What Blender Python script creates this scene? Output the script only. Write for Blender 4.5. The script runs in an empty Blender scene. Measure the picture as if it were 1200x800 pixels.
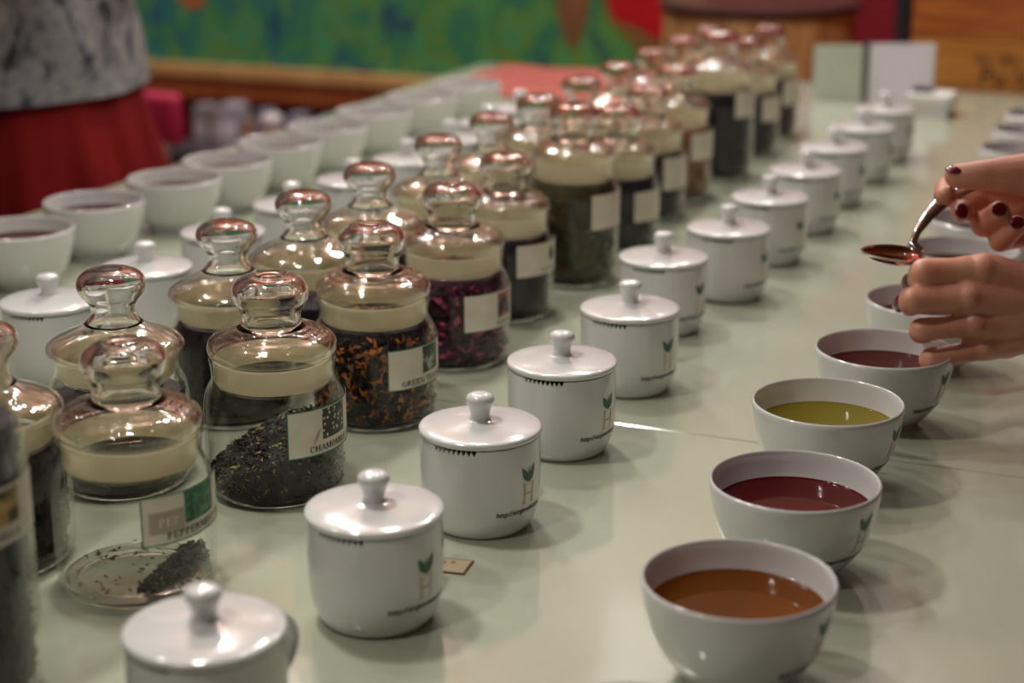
import bpy, bmesh, math, random
from mathutils import Vector, Matrix, Euler
R = math.radians
PI = math.pi
MM = 0.001
sc = bpy.context.scene
COL = sc.collection

# ------------------------------------------------------------------ camera
YAW, PITCH, FPX, CAMZ = R(22), R(17.02), 2035.6, 394.0      # world: X across the table, Y along its rows, z=0 table top (mm helper units)
cam_d = bpy.data.cameras.new('camera')
cam = bpy.data.objects.new('camera', cam_d)
COL.objects.link(cam)
cam.location = (0, 0, CAMZ*MM)
cam.rotation_euler = (PI/2-PITCH, 0, YAW)
cam_d.sensor_width = 36
cam_d.lens = FPX/1200*36
cam_d.clip_start = 0.02
cam_d.dof.use_dof = True
cam_d.dof.focus_distance = 1.03
cam_d.dof.aperture_fstop = 5.0
cam_d.dof.aperture_blades = 9
sc.camera = cam

# ------------------------------------------------------------------ world, lamps, exposure
w = bpy.data.worlds.new('world')
sc.world = w
w.use_nodes = True
w.node_tree.nodes['Background'].inputs[0].default_value = (0.80, 0.78, 0.72, 1)
w.node_tree.nodes['Background'].inputs[1].default_value = 0.25
sc.view_settings.view_transform = 'Standard'
sc.view_settings.look = 'None'
sc.view_settings.exposure = 0.15
sc.view_settings.gamma = 1
sc.view_settings.use_curve_mapping = False
sc.cycles.max_bounces = 14
sc.cycles.transmission_bounces = 12
sc.cycles.transparent_max_bounces = 24
sc.cycles.glossy_bounces = 6
sc.cycles.diffuse_bounces = 4

def point(name, loc, watts, rad, col=(1, .93, .8)):
    l = bpy.data.lights.new(name, 'POINT')
    l.energy = watts
    l.shadow_soft_size = rad*MM
    l.color = col
    o = bpy.data.objects.new(name, l)
    COL.objects.link(o)
    o.location = [c*MM for c in loc]
    return o
for i, (x, y, z, e) in enumerate([(-520, 300, 690, 5.4), (-560, 800, 640, 5.8), (-600, 1330, 720, 5.5), (-600, 1850, 760, 8.0), (-600, 2450, 800, 9.0)]):
    o = point('table_lamp_and_fill_light', (x, y, z), e, 26, (1, .965, .87))  # two nearest fit the cast shadows; farther ones added to brighten the table
    o.data.type = 'SPOT'; o.data.spot_size = R(128); o.data.spot_blend = .75

for x, y, e in [(-1600, 500, 4.5), (-1450, 1300, 12), (-900, 900, 4.5), (-800, 1900, 4), (-1500, 2500, 22), (-700, 2850, 22), (-1900, 3000, 30), (-300, 1300, 1.2), (-850, 2150, 1.5), (-500, 3100, 2), (-1150, 1800, 1.5)]:
    point('ceiling_fill_light', (x, y, 1750), e, 26, (.93, .98, 1))  # overhead spots added for fill, a brighter background and glints on glass
al = bpy.data.lights.new('wall_panel_light', 'AREA'); al.shape = 'RECTANGLE'; al.size = .24; al.size_y = .24; al.energy = .13; al.color = (.95, .98, 1)
ao = bpy.data.objects.new('wall_panel_light', al); COL.objects.link(ao); ao.location = (-1.03, 3.40, 1.43); ao.rotation_euler = (R(-70), 0, 0)

# ------------------------------------------------------------------ helpers
cy, sy, cp, sp = math.cos(YAW), math.sin(YAW), math.cos(PITCH), math.sin(PITCH)
FW = Vector((-sy*cp, cy*cp, -sp))
RT = Vector((cy, sy, 0))
UP = RT.cross(FW)
CAM = Vector((0, 0, CAMZ))
def ray(u, v): return FW + RT*((u-600)/FPX) + UP*((400-v)/FPX)
def at(u, v, d): return CAM + ray(u, v)*d
def atz(u, v, z=0):
    r = ray(u, v); return CAM + r*((z-CAMZ)/r.z)
def aty(u, v, Y):
    r = ray(u, v); return CAM + r*(Y/r.y)
def camaz(x, y): return math.atan2(-y, -x)

def obj(name, me, parent=None, loc=None, rz=0):
    o = bpy.data.objects.new(name, me)
    COL.objects.link(o)
    if parent: o.parent = parent
    if loc is not None: o.location = [c*MM for c in loc]
    o.rotation_euler[2] = rz
    return o
def tag(o, label=None, cat=None, group=None, kind=None):
    if label: o['label'] = label
    if cat: o['category'] = cat
    if group: o['group'] = group
    if kind: o['kind'] = kind
    return o
def thing(name, label, cat, loc=(0, 0, 0), rz=0, group=None):
    return tag(obj(name, None, None, loc, rz), label, cat, group)
def copy_tree(o, parent=None):
    c = o.copy(); COL.objects.link(c)
    if parent: c.parent = parent
    for ch in list(o.children): copy_tree(ch, c)
    return c

class MB:
    """collects vertices (mm) and faces"""
    def __init__(s): s.v = []; s.f = []; s.m = []
    def add(s, vs, fs, mi=0):
        b = len(s.v); s.v += [tuple(v) for v in vs]
        s.f += [tuple(b+i for i in f) for f in fs]; s.m += [mi]*len(fs)
    def box(s, a, b, mi=0, M=None):
        (x0, y0, z0), (x1, y1, z1) = a, b
        vs = [Vector((x, y, z)) for z in (z0, z1) for y in (y0, y1) for x in (x0, x1)]
        if M: vs = [M @ v for v in vs]
        s.add(vs, [(0, 2, 3, 1), (4, 5, 7, 6), (0, 1, 5, 4), (2, 6, 7, 3), (0, 4, 6, 2), (1, 3, 7, 5)], mi)
    def lathe(s, prof, n=64, mi=0, close=True, fn=None, c=(0, 0, 0)):
        rings = []; vs = []
        for (r, z) in prof:
            if r < 1e-6: rings.append([len(vs)]); vs.append((c[0], c[1], c[2]+z))
            else:
                ring = []
                for k in range(n):
                    a = 2*PI*k/n; rr, zz = (r, z) if fn is None else fn(r, z, a, k, len(rings))
                    ring.append(len(vs)); vs.append((c[0]+rr*math.cos(a), c[1]+rr*math.sin(a), c[2]+zz))
                rings.append(ring)
        fs = []
        for a, b in zip(rings, rings[1:]):
            for k in range(n):
                k2 = (k+1) % n
                if len(a) == 1 and len(b) == 1: break
                if len(a) == 1: fs.append((a[0], b[k], b[k2]))
                elif len(b) == 1: fs.append((a[k], b[0], a[k2]))
                else: fs.append((a[k], b[k], b[k2], a[k2]))
        s.add(vs, fs, mi)
    def tube(s, pts, rad, n=10, mi=0, flat=1.0, up0=None):
        pts = [Vector(p) for p in pts]; rings = []; vs = []
        rads = rad if isinstance(rad, (list, tuple)) else [rad]*len(pts)
        up = Vector(up0) if up0 else Vector((0, 0, 1))
        for i, p in enumerate(pts):
            t = (pts[min(i+1, len(pts)-1)]-pts[max(i-1, 0)]).normalized()
            if i == 0:
                if abs(t.dot(up)) > .9: up = Vector((1, 0, 0))
            side = t.cross(up).normalized(); up = side.cross(t).normalized()
            for k in range(n):
                a = 2*PI*k/n; vs.append(p+side*math.cos(a)*rads[i]+up*math.sin(a)*rads[i]*flat)
        fs = []
        for i in range(len(pts)-1):
            for k in range(n):
                fs.append((i*n+k, i*n+(k+1) % n, (i+1)*n+(k+1) % n, (i+1)*n+k))
        fs.append(tuple(range(n))[::-1]); fs.append(tuple((len(pts)-1)*n+k for k in range(n)))
        s.add(vs, fs, mi)
    def mesh(s, name, mats, smooth=40):
        me = bpy.data.meshes.new(name)
        me.from_pydata([(x*MM, y*MM, z*MM) for x, y, z in s.v], [], s.f)
        for m in (mats if isinstance(mats, (list, tuple)) else [mats]): me.materials.append(m)
        me.polygons.foreach_set('material_index', s.m)
        bm = bmesh.new(); bm.from_mesh(me); bmesh.ops.recalc_face_normals(bm, faces=bm.faces); bm.to_mesh(me); bm.free()
        if smooth:
            me.polygons.foreach_set('use_smooth', [True]*len(me.polygons))
            try: me.set_sharp_from_angle(angle=R(smooth))
            except Exception: pass
        me.update()
        return me

# ------------------------------------------------------------------ materials
def mat(name):
    m = bpy.data.materials.new(name); m.use_nodes = True
    nt = m.node_tree
    return m, nt, nt.nodes['Principled BSDF']
def N(nt, t, **kw):
    n = nt.nodes.new(t)
    for k, v in kw.items():
        if k.startswith('i_'):
            key = k[2:].replace('_', ' ')
            n.inputs[key].default_value = v
        else: setattr(n, k, v)
    return n
def simple(name, col, rough=.5, spec=.5, metal=0, coat=0, bump=0, bscale=100, var=0, sss=0):
    m, nt, p = mat(name)
    p.inputs['Base Color'].default_value = (*col, 1)
    p.inputs['Roughness'].default_value = rough
    p.inputs['Specular IOR Level'].default_value = spec
    p.inputs['Metallic'].default_value = metal
    p.inputs['Coat Weight'].default_value = coat
    if sss:
        p.inputs['Subsurface Weight'].default_value = sss
        p.inputs['Subsurface Radius'].default_value = (1, .4, .2)
        p.inputs['Subsurface Scale'].default_value = .004
    if bump or var:
        tc = N(nt, 'ShaderNodeTexCoord')
        no = N(nt, 'ShaderNodeTexNoise', i_Scale=bscale, i_Detail=4.0)
        nt.links.new(tc.outputs['Object'], no.inputs['Vector'])
        if bump:
            b = N(nt, 'ShaderNodeBump', i_Strength=bump, i_Distance=.001)
            nt.links.new(no.outputs['Fac'], b.inputs['Height']); nt.links.new(b.outputs['Normal'], p.inputs['Normal'])
        if var:
            r = N(nt, 'ShaderNodeValToRGB')
            r.color_ramp.elements[0].position = .3; r.color_ramp.elements[1].position = .7
            r.color_ramp.elements[0].color = (*[c*(1-var) for c in col], 1)
            r.color_ramp.elements[1].color = (*[min(1, c*(1+var)) for c in col], 1)
            nt.links.new(no.outputs['Fac'], r.inputs['Fac']); nt.links.new(r.outputs['Color'], p.inputs['Base Color'])
    return m
def ramp_mat(name, cols, scale=(1, 1, 1), nscale=5, rough=.5, detail=5, dist=0, spec=.5, tex='noise', bump=0, lo=.3, hi=.7):
    m, nt, p = mat(name)
    tc = N(nt, 'ShaderNodeTexCoord'); mp = N(nt, 'ShaderNodeMapping'); mp.inputs['Scale'].default_value = scale
    nt.links.new(tc.outputs['Object'], mp.inputs['Vector'])
    if tex == 'noise':
        t = N(nt, 'ShaderNodeTexNoise', i_Scale=nscale, i_Detail=float(detail), i_Distortion=float(dist)); out = t.outputs['Fac']
    else:
        t = N(nt, 'ShaderNodeTexVoronoi', i_Scale=nscale); out = t.outputs['Distance']
    nt.links.new(mp.outputs['Vector'], t.inputs['Vector'])
    r = N(nt, 'ShaderNodeValToRGB'); el = r.color_ramp.elements
    while len(el) < len(cols): el.new(.5)
    for i, c in enumerate(cols):
        el[i].position = lo+(hi-lo)*i/(len(cols)-1); el[i].color = (*c, 1)
    nt.links.new(out, r.inputs['Fac']); nt.links.new(r.outputs['Color'], p.inputs['Base Color'])
    p.inputs['Roughness'].default_value = rough; p.inputs['Specular IOR Level'].default_value = spec
    if bump:
        b = N(nt, 'ShaderNodeBump', i_Strength=bump, i_Distance=.002)
        nt.links.new(out, b.inputs['Height']); nt.links.new(b.outputs['Normal'], p.inputs['Normal'])
    return m

def glass_thin(name='jar_wall_glass', k=.8, pwr=4.0, f0=.020, tc_=(.975, .98, .97, 1)):
    m, nt, p = mat(name); nt.nodes.remove(p)
    out = nt.nodes['Material Output']
    lw = N(nt, 'ShaderNodeLayerWeight'); lw.inputs['Blend'].default_value = .5
    pw = N(nt, 'ShaderNodeMath', operation='POWER'); pw.inputs[1].default_value = pwr
    ma = N(nt, 'ShaderNodeMath', operation='MULTIPLY_ADD'); ma.inputs[1].default_value = k; ma.inputs[2].default_value = f0
    nt.links.new(lw.outputs['Facing'], pw.inputs[0]); nt.links.new(pw.outputs[0], ma.inputs[0])
    tr = N(nt, 'ShaderNodeBsdfTransparent'); tr.inputs[0].default_value = tc_
    gl = N(nt, 'ShaderNodeBsdfGlossy'); gl.inputs['Roughness'].default_value = .02; gl.inputs['Color'].default_value = (.95, .95, .93, 1)
    mx = N(nt, 'ShaderNodeMixShader')
    nt.links.new(ma.outputs[0], mx.inputs[0]); nt.links.new(tr.outputs[0], mx.inputs[1]); nt.links.new(gl.outputs[0], mx.inputs[2])
    nt.links.new(mx.outputs[0], out.inputs[0])
    return m
def glass_solid():
    m, nt, p = mat('lid_glass')
    p.inputs['Base Color'].default_value = (.985, .985, .965, 1)
    p.inputs['Transmission Weight'].default_value = 1; p.inputs['Roughness'].default_value = 0.0
    p.inputs['IOR'].default_value = 1.46
    return m
def liquid(name, col, deep=1.0):
    m, nt, p = mat(name); nt.nodes.remove(p)
    out = nt.nodes['Material Output']
    lw = N(nt, 'ShaderNodeLayerWeight'); lw.inputs['Blend'].default_value = .5
    pw = N(nt, 'ShaderNodeMath', operation='POWER'); pw.inputs[1].default_value = 4.5
    ma = N(nt, 'ShaderNodeMath', operation='MULTIPLY_ADD'); ma.inputs[1].default_value = .9; ma.inputs[2].default_value = .025
    nt.links.new(lw.outputs['Facing'], pw.inputs[0]); nt.links.new(pw.outputs[0], ma.inputs[0])
    tr = N(nt, 'ShaderNodeBsdfTransparent'); tr.inputs[0].default_value = (*col, 1)
    df = N(nt, 'ShaderNodeBsdfDiffuse'); df.inputs[0].default_value = (*[c*.5 for c in col], 1)
    m1 = N(nt, 'ShaderNodeMixShader'); m1.inputs[0].default_value = .12
    nt.links.new(tr.outputs[0], m1.inputs[1]); nt.links.new(df.outputs[0], m1.inputs[2])
    gl = N(nt, 'ShaderNodeBsdfGlossy'); gl.inputs['Roughness'].default_value = .01
    mx = N(nt, 'ShaderNodeMixShader')
    nt.links.new(ma.outputs[0], mx.inputs[0]); nt.links.new(m1.outputs[0], mx.inputs[1]); nt.links.new(gl.outputs[0], mx.inputs[2])
    nt.links.new(mx.outputs[0], out.inputs[0])
    return m

M = {}
M['porcelain'] = simple('porcelain', (.64, .645, .63), .12, .5, coat=.6)
M['foot'] = simple('unglazed_foot', (.25, .19, .15), .7)
M['wet'] = simple('leaves_and_shade', (.03, .015, .01), .4, bump=.8, bscale=900)
M['glassw'] = glass_thin()
M['glass'] = glass_solid()
M['glassl'] = glass_thin('blown_lid_glass', .9, 2.6, .05, (.97, .97, .95, 1))
def gasket():
    m, nt, p = mat('gasket_plastic'); p.inputs['Base Color'].default_value = (.88, .82, .64, 1)
    p.inputs['Roughness'].default_value = .25
    out = nt.nodes['Material Output']
    tl = N(nt, 'ShaderNodeBsdfTranslucent'); tl.inputs[0].default_value = (.95, .88, .66, 1)
    tp = N(nt, 'ShaderNodeBsdfTransparent'); tp.inputs[0].default_value = (.95, .9, .75, 1)
    a = N(nt, 'ShaderNodeMixShader'); a.inputs[0].default_value = .35
    b = N(nt, 'ShaderNodeMixShader'); b.inputs[0].default_value = .34
    nt.links.new(p.outputs[0], a.inputs[1]); nt.links.new(tl.outputs[0], a.inputs[2])
    nt.links.new(a.outputs[0], b.inputs[1]); nt.links.new(tp.outputs[0], b.inputs[2]); nt.links.new(b.outputs[0], out.inputs[0])
    return m
M['gasket'] = gasket()
M['black'] = simple('black_print', (.02, .018, .022), .5)
M['url'] = simple('dark_url_print', (.03, .022, .035), .4)
M['gold'] = simple('gold_print', (.62, .42, .20), .4)
M['leafprint'] = simple('green_leaf_print', (.02, .10, .045), .4)
M['paper'] = simple('cream_label_paper', (.70, .65, .54), .55, var=.08, bscale=60)
M['greenline'] = simple('green_border_print', (.03, .16, .06), .5)
M['white'] = simple('white_paper', (.66, .66, .62), .6)
M['faded'] = simple('faded_print', (.42, .35, .29), .6)
M['mint'] = ramp_mat('mint_leaves_print', [(.004, .03, .006), (.01, .13, .03), (.05, .27, .09)], (1, 1, 1), 260, .4, 3, lo=.35, hi=.65)
M['daisy'] = ramp_mat('daisy_print', [(.75, .72, .50), (.50, .48, .28), (.03, .035, .015), (.01, .012, .006)], (1, 1, 1), 330, .4, tex='vor', lo=.1, hi=.5)
M['flowerp'] = ramp_mat('white_flower_print', [(.012, .02, .01), (.03, .04, .02), (.6, .6, .52)], (1, 1, 1), 120, .4, 2, lo=.35, hi=.7)
M['rosep'] = ramp_mat('rose_print', [(.02, .012, .015), (.03, .02, .02), (.5, .10, .08)], (1, 1, 1), 100, .4, 2, lo=.4, hi=.6)
M['vanp'] = ramp_mat('vanilla_print', [(.05, .02, .01), (.02, .01, .008), (.55, .35, .06), (.6, .5, .3)], (1, 1, 1), 70, .4, 2, lo=.35, hi=.7)
M['steel'] = simple('spoon_steel', (.62, .60, .58), .12, metal=1)
M['nail'] = simple('dark_red_nail_varnish', (.13, .004, .012), .08, coat=1)
def skin():
    m, nt, p = mat('skin')
    tc = N(nt, 'ShaderNodeTexCoord'); no = N(nt, 'ShaderNodeTexNoise', i_Scale=28.0, i_Detail=5.0)
    nt.links.new(tc.outputs['Object'], no.inputs['Vector'])
    r = N(nt, 'ShaderNodeValToRGB'); r.color_ramp.elements[0].position = .35; r.color_ramp.elements[1].position = .65
    r.color_ramp.elements[0].color = (.56, .22, .145, 1); r.color_ramp.elements[1].color = (.72, .35, .235, 1)
    nt.links.new(no.outputs['Fac'], r.inputs['Fac']); nt.links.new(r.outputs['Color'], p.inputs['Base Color'])
    p.inputs['Roughness'].default_value = .42; p.inputs['Subsurface Weight'].default_value = .15
    p.inputs['Subsurface Radius'].default_value = (1, .35, .2); p.inputs['Subsurface Scale'].default_value = .004
    n2 = N(nt, 'ShaderNodeTexVoronoi', i_Scale=900.0)
    nt.links.new(tc.outputs['Object'], n2.inputs['Vector'])
    b = N(nt, 'ShaderNodeBump', i_Strength=.25, i_Distance=.0004)
    nt.links.new(n2.outputs['Distance'], b.inputs['Height']); nt.links.new(b.outputs['Normal'], p.inputs['Normal'])
    return m
M['skin'] = skin()

# ------------------------------------------------------------------ structure: room
M['redwall'] = simple('crimson_wall', (.26, .004, .014), .6, var=.12, bscale=3)
M['wood_dark'] = ramp_mat('dark_reddish_wood', [(.10, .035, .02), (.20, .07, .035), (.30, .12, .06)], (1, 14, 14), 3, .35, 6, 1)
M['floor'] = ramp_mat('dark_floor', [(.05, .03, .025), (.09, .05, .04)], (1, 8, 1), 3, .4)
def slab(name, a, b, m, kind='structure'):
    mb = MB(); mb.box(a, b); o = obj(name, mb.mesh(name, m, 0)); o['kind'] = kind; return o
YB = 3500
slab('floor', (-3600, -1700, -800), (2200, YB+100, -750), M['floor'])
slab('ceiling', (-3600, -1700, 1900), (2200, YB+100, 1960), simple('dusky_ceiling_paint', (.36, .18, .13), .7))
slab('trim_2', (-3600, YB-12, 640), (2200, YB, 1900), M['wood_dark'])
slab('wall_back', (-3600, YB, -750), (2200, YB+100, 1900), M['redwall'])
slab('wall_left', (-3700, -1700, -750), (-3600, YB, 1900), simple('left_wall_paint', (.22, .09, .06), .7))
slab('wall_right', (2200, -1700, -750), (2300, YB, 1900), simple('right_wall_paint', (.16, .07, .04), .7))
slab('wall_front', (-3600, -1800, -750), (2200, -1700, 1900), simple('front_wall_paint', (.16, .075, .045), .7))
pA = aty(1058, 30, YB-20)
slab('trim_1', (pA.x-12, YB-40, -750), (pA.x+14, YB, 1900), simple('dark_post_paint', (.03, .022, .025), .5))

# ------------------------------------------------------------------ table
def table_mat():
    m, nt, p = mat('glossy_cream_table_top')
    tc = N(nt, 'ShaderNodeTexCoord')
    no = N(nt, 'ShaderNodeTexNoise', i_Scale=5.0, i_Detail=5.0)
    nt.links.new(tc.outputs['Object'], no.inputs['Vector'])
    r = N(nt, 'ShaderNodeValToRGB'); r.color_ramp.elements[0].position = .3; r.color_ramp.elements[1].position = .7
    r.color_ramp.elements[0].color = (.41, .45, .345, 1); r.color_ramp.elements[1].color = (.46, .495, .385, 1)
    nt.links.new(no.outputs['Fac'], r.inputs['Fac']); nt.links.new(r.outputs['Color'], p.inputs['Base Color'])
    n2 = N(nt, 'ShaderNodeTexNoise', i_Scale=22.0, i_Detail=3.0)
    nt.links.new(tc.outputs['Object'], n2.inputs['Vector'])
    r2 = N(nt, 'ShaderNodeMapRange'); r2.inputs['To Min'].default_value = .07; r2.inputs['To Max'].default_value = .16
    nt.links.new(n2.outputs['Fac'], r2.inputs['Value']); nt.links.new(r2.outputs['Result'], p.inputs['Roughness'])
    p.inputs['Coat Weight'].default_value = .55; p.inputs['Coat Roughness'].default_value = .05; p.inputs['IOR'].default_value = 1.6
    b = N(nt, 'ShaderNodeBump', i_Strength=.08, i_Distance=.002)
    nt.links.new(n2.outputs['Fac'], b.inputs['Height']); nt.links.new(b.outputs['Normal'], p.inputs['Normal'])
    return m
M['table'] = table_mat()
TL, TR, T0, T1 = -1107, 290, -250, 2603
tb = thing('long_table', 'long glossy cream tasting table with panel joints, everything stands on it', 'table', (0, 0, -750))
seams = [T0, 1045, 2330, T1]
for a, b in zip(seams, seams[1:]):
    mb = MB()
    g = .5
    x0, x1, y0, y1, e = TL, TR, a+g, b-g, 1.2
    mb.box((x0, y0, 750-24), (x1, y1, 750-e))
    n = [(x0, y0, 750-e), (x1, y0, 750-e), (x1, y1, 750-e), (x0, y1, 750-e), (x0+e, y0+e, 750), (x1-e, y0+e, 750), (x1-e, y1-e, 750), (x0+e, y1-e, 750)]
    mb.add(n, [(4, 5, 6, 7), (0, 1, 5, 4), (1, 2, 6, 5), (2, 3, 7, 6), (3, 0, 4, 7)])
    obj('top_panel', mb.mesh('top_panel', M['table'], 0), tb)
mb = MB(); mb.box((TL+2, T0+2, 700), (TR-2, T1-2, 725.5)); o = obj('underlay', mb.mesh('underlay', simple('dark_joint_filler', (.12, .07, .05), .7), 0), tb)
mb = MB(); mb.box((TL+40, T0+40, 620), (TR-40, T1-40, 700)); obj('apron', mb.mesh('apron', M['wood_dark'], 0), tb)
for x in (TL+60, TR-120):
    for y in (T0+60, 1300, T1-120):
        mb = MB(); mb.box((x, y, 0), (x+70, y+70, 620)); obj('leg', mb.mesh('leg', M['wood_dark'], 0), tb)

# ------------------------------------------------------------------ print helpers (flat marks wrapped on round surfaces)
_font_cache = {}
def text_tris(txt, size, bold=0.0):
    key = (txt, size, bold)
    if key in _font_cache: return _font_cache[key]
    cu = bpy.data.curves.new('t', 'FONT'); cu.body = txt; cu.size = size; cu.align_x = 'CENTER'; cu.offset = bold; cu.resolution_u = 3
    o = bpy.data.objects.new('t', cu); COL.objects.link(o)
    dg = bpy.context.evaluated_depsgraph_get(); dg.update()
    me = bpy.data.meshes.new_from_object(o.evaluated_get(dg))
    vs = [(v.co.x, v.co.y) for v in me.vertices]; fs = [tuple(p.vertices) for p in me.polygons]
    bpy.data.objects.remove(o); bpy.data.meshes.remove(me); bpy.data.curves.remove(cu)
    _font_cache[key] = (vs, fs); return vs, fs
SERIF = {
 'A': (1.0, [('d', .08, 0, .5, 1, .07), ('d', .92, 0, .5, 1, .15), ('h', .22, .76, .33), ('s', .08, 0), ('s', .9, 0)]),
 'C': (.95, [('a', .5, .5, .42, .5, 40, 320), ('v', .86, .66, .98, 0)]), 'D': (1.0, [('v', .2, 0, 1, 1), ('a', .32, .5, .55, .5, -90, 90)]),
 'E': (.9, [('v', .2, 0, 1, 1), ('h', .2, .8, .97), ('h', .2, .66, .52), ('h', .2, .84, .03), ('v', .8, .75, 1, 0), ('v', .84, 0, .25, 0), ('v', .66, .38, .66, 0)]),
 'G': (1.0, [('a', .5, .5, .42, .5, 45, 340), ('v', .82, 0.08, .46, 0), ('h', .64, .98, .46)]), 'H': (1.05, [('v', .2, 0, 1, 1), ('v', .84, 0, 1, 1), ('h', .2, .84, .52)]),
 'I': (.45, [('v', .22, 0, 1, 1)]), 'L': (.85, [('v', .2, 0, 1, 1), ('h', .2, .8, .03), ('v', .78, 0, .28, 0)]),
 'M': (1.2, [('v', .14, 0, 1, 2), ('v', 1.02, 0, 1, 1), ('d', .18, 1, .58, .05, .14), ('d', .98, 1, .58, .05, .06)]),
 'N': (1.05, [('v', .16, 0, 1, 2), ('v', .86, 0, 1, 2), ('d', .16, 1, .86, 0, .14)]), 'O': (1.05, [('a', .52, .5, .46, .5, 0, 360)]),
 'P': (.88, [('v', .2, 0, 1, 1), ('a', .32, .74, .42, .26, -90, 90)]), 'R': (.98, [('v', .2, 0, 1, 1), ('a', .32, .74, .42, .26, -90, 90), ('d', .45, .5, .88, 0, .14), ('s', .9, 0)]),
 'S': (.75, [('a', .38, .74, .28, .26, 30, 270), ('a', .38, .26, .3, .26, -150, 90)]), 'T': (.95, [('v', .48, 0, 1, 1), ('h', .08, .88, .97), ('v', .09, .76, 1, 0), ('v', .87, .76, 1, 0)]),
 'V': (1.0, [('d', .1, 1, .5, 0, .15), ('d', .9, 1, .5, 0, .07), ('s', .1, .95), ('s', .88, .95)]),
 'W': (1.4, [('d', .1, 1, .42, 0, .15), ('d', .75, 1, .42, 0, .07), ('d', .7, 1, 1.0, 0, .15), ('d', 1.32, 1, 1.0, 0, .07), ('s', .1, .95), ('s', 1.3, .95)]),
 'K': (1.0, [('v', .2, 0, 1, 1), ('d', .85, 1, .3, .45, .07), ('d', .4, .55, .88, 0, .14)]), 'B': (.9, [('v', .2, 0, 1, 1), ('a', .32, .75, .36, .25, -90, 90), ('a', .32, .26, .44, .26, -90, 90)])}
def serif_tris(txt, size):
    vs = []; fs = []; x = 0
    def quad(p):
        b = len(vs); vs.extend(p); fs.append((b, b+1, b+2, b+3))
    for ch in txt:
        if ch == ' ': x += .45; continue
        wd, st = SERIF[ch]
        for q in st:
            if q[0] == 'v':
                hw = (.045, .11, .055)[q[4]]
                quad([(x+q[1]-hw, q[2]), (x+q[1]+hw, q[2]), (x+q[1]+hw, q[3]), (x+q[1]-hw, q[3])])
                if q[4]:
                    for yy in (0, .94): quad([(x+q[1]-.19, yy), (x+q[1]+.19, yy), (x+q[1]+.19, yy+.06), (x+q[1]-.19, yy+.06)])
            elif q[0] == 'h': quad([(x+q[1], q[3]-.05), (x+q[2], q[3]-.05), (x+q[2], q[3]+.05), (x+q[1], q[3]+.05)])
            elif q[0] == 's': quad([(x+q[1]-.16, q[2]), (x+q[1]+.16, q[2]), (x+q[1]+.16, q[2]+.06), (x+q[1]-.16, q[2]+.06)])
            elif q[0] == 'd':
                w = q[5]/2*1.4; quad([(x+q[1]-w, q[2]), (x+q[1]+w, q[2]), (x+q[3]+w, q[4]), (x+q[3]-w, q[4])])
            else:
                _, cx_, cy_, rx, ry, a0, a1 = q; n = max(6, int(abs(a1-a0)/18)); prev = None
                for k in range(n+1):
                    a = R(a0+(a1-a0)*k/n); c_, s_ = math.cos(a), math.sin(a); wx, wy = .2, .09
                    o_ = (x+cx_+rx*c_, cy_+ry*s_); i_ = (x+cx_+(rx-wx)*c_, cy_+(ry-wy)*s_)
                    if prev: quad([prev[0], o_, i_, prev[1]])
                    prev = (o_, i_)
        x += wd+.06
    return [((a-x/2)*size, b*size) for a, b in vs], fs
def wrap(mb, vs, fs, rfun, az, z0, off=.2, s0=0, mi=0, thick=0.0):
    """vs: (s,t) mm in the flat mark; wrapped round radius rfun(z)"""
    out = []
    for (s, t) in vs:
        z = z0+t; r = rfun(z); a = az+(s+s0)/r
        out.append(((r+off)*math.cos(a), (r+off)*math.sin(a), z))
    mb.add(out, fs, mi)
def grid(x0, x1, y0, y1, nx=16, ny=3):
    vs = [(x0+(x1-x0)*i/nx, y0+(y1-y0)*j/ny) for j in range(ny+1) for i in range(nx+1)]
    fs = [(j*(nx+1)+i, j*(nx+1)+i+1, (j+1)*(nx+1)+i+1, (j+1)*(nx+1)+i) for j in range(ny) for i in range(nx)]
    return vs, fs
def frame2d(x0, x1, y0, y1, w):
    vs = []; fs = []
    for a in ((x0, x1, y0, y0+w), (x0, x1, y1-w, y1), (x0, x0+w, y0, y1), (x1-w, x1, y0, y1)):
        v, f = grid(*a, 16 if a[1]-a[0] > 5 else 1, 2); b = len(vs); vs += v; fs += [tuple(b+i for i in q) for q in f]
    return vs, fs
def leaf2d(L, W, ang, ox, oy, n=6):
    vs = []
    for i in range(n+1):
        t = i/n; vs.append((t*L, W*math.sin(PI*t**.8)/2))
    for i in range(n-1, 0, -1):
        t = i/n; vs.append((t*L, -W*math.sin(PI*t**.8)/2))
    c, s = math.cos(ang), math.sin(ang)
    vs = [(ox+x*c-y*s, oy+x*s+y*c) for x, y in vs]
    return vs, [tuple(range(len(vs)))]
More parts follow.
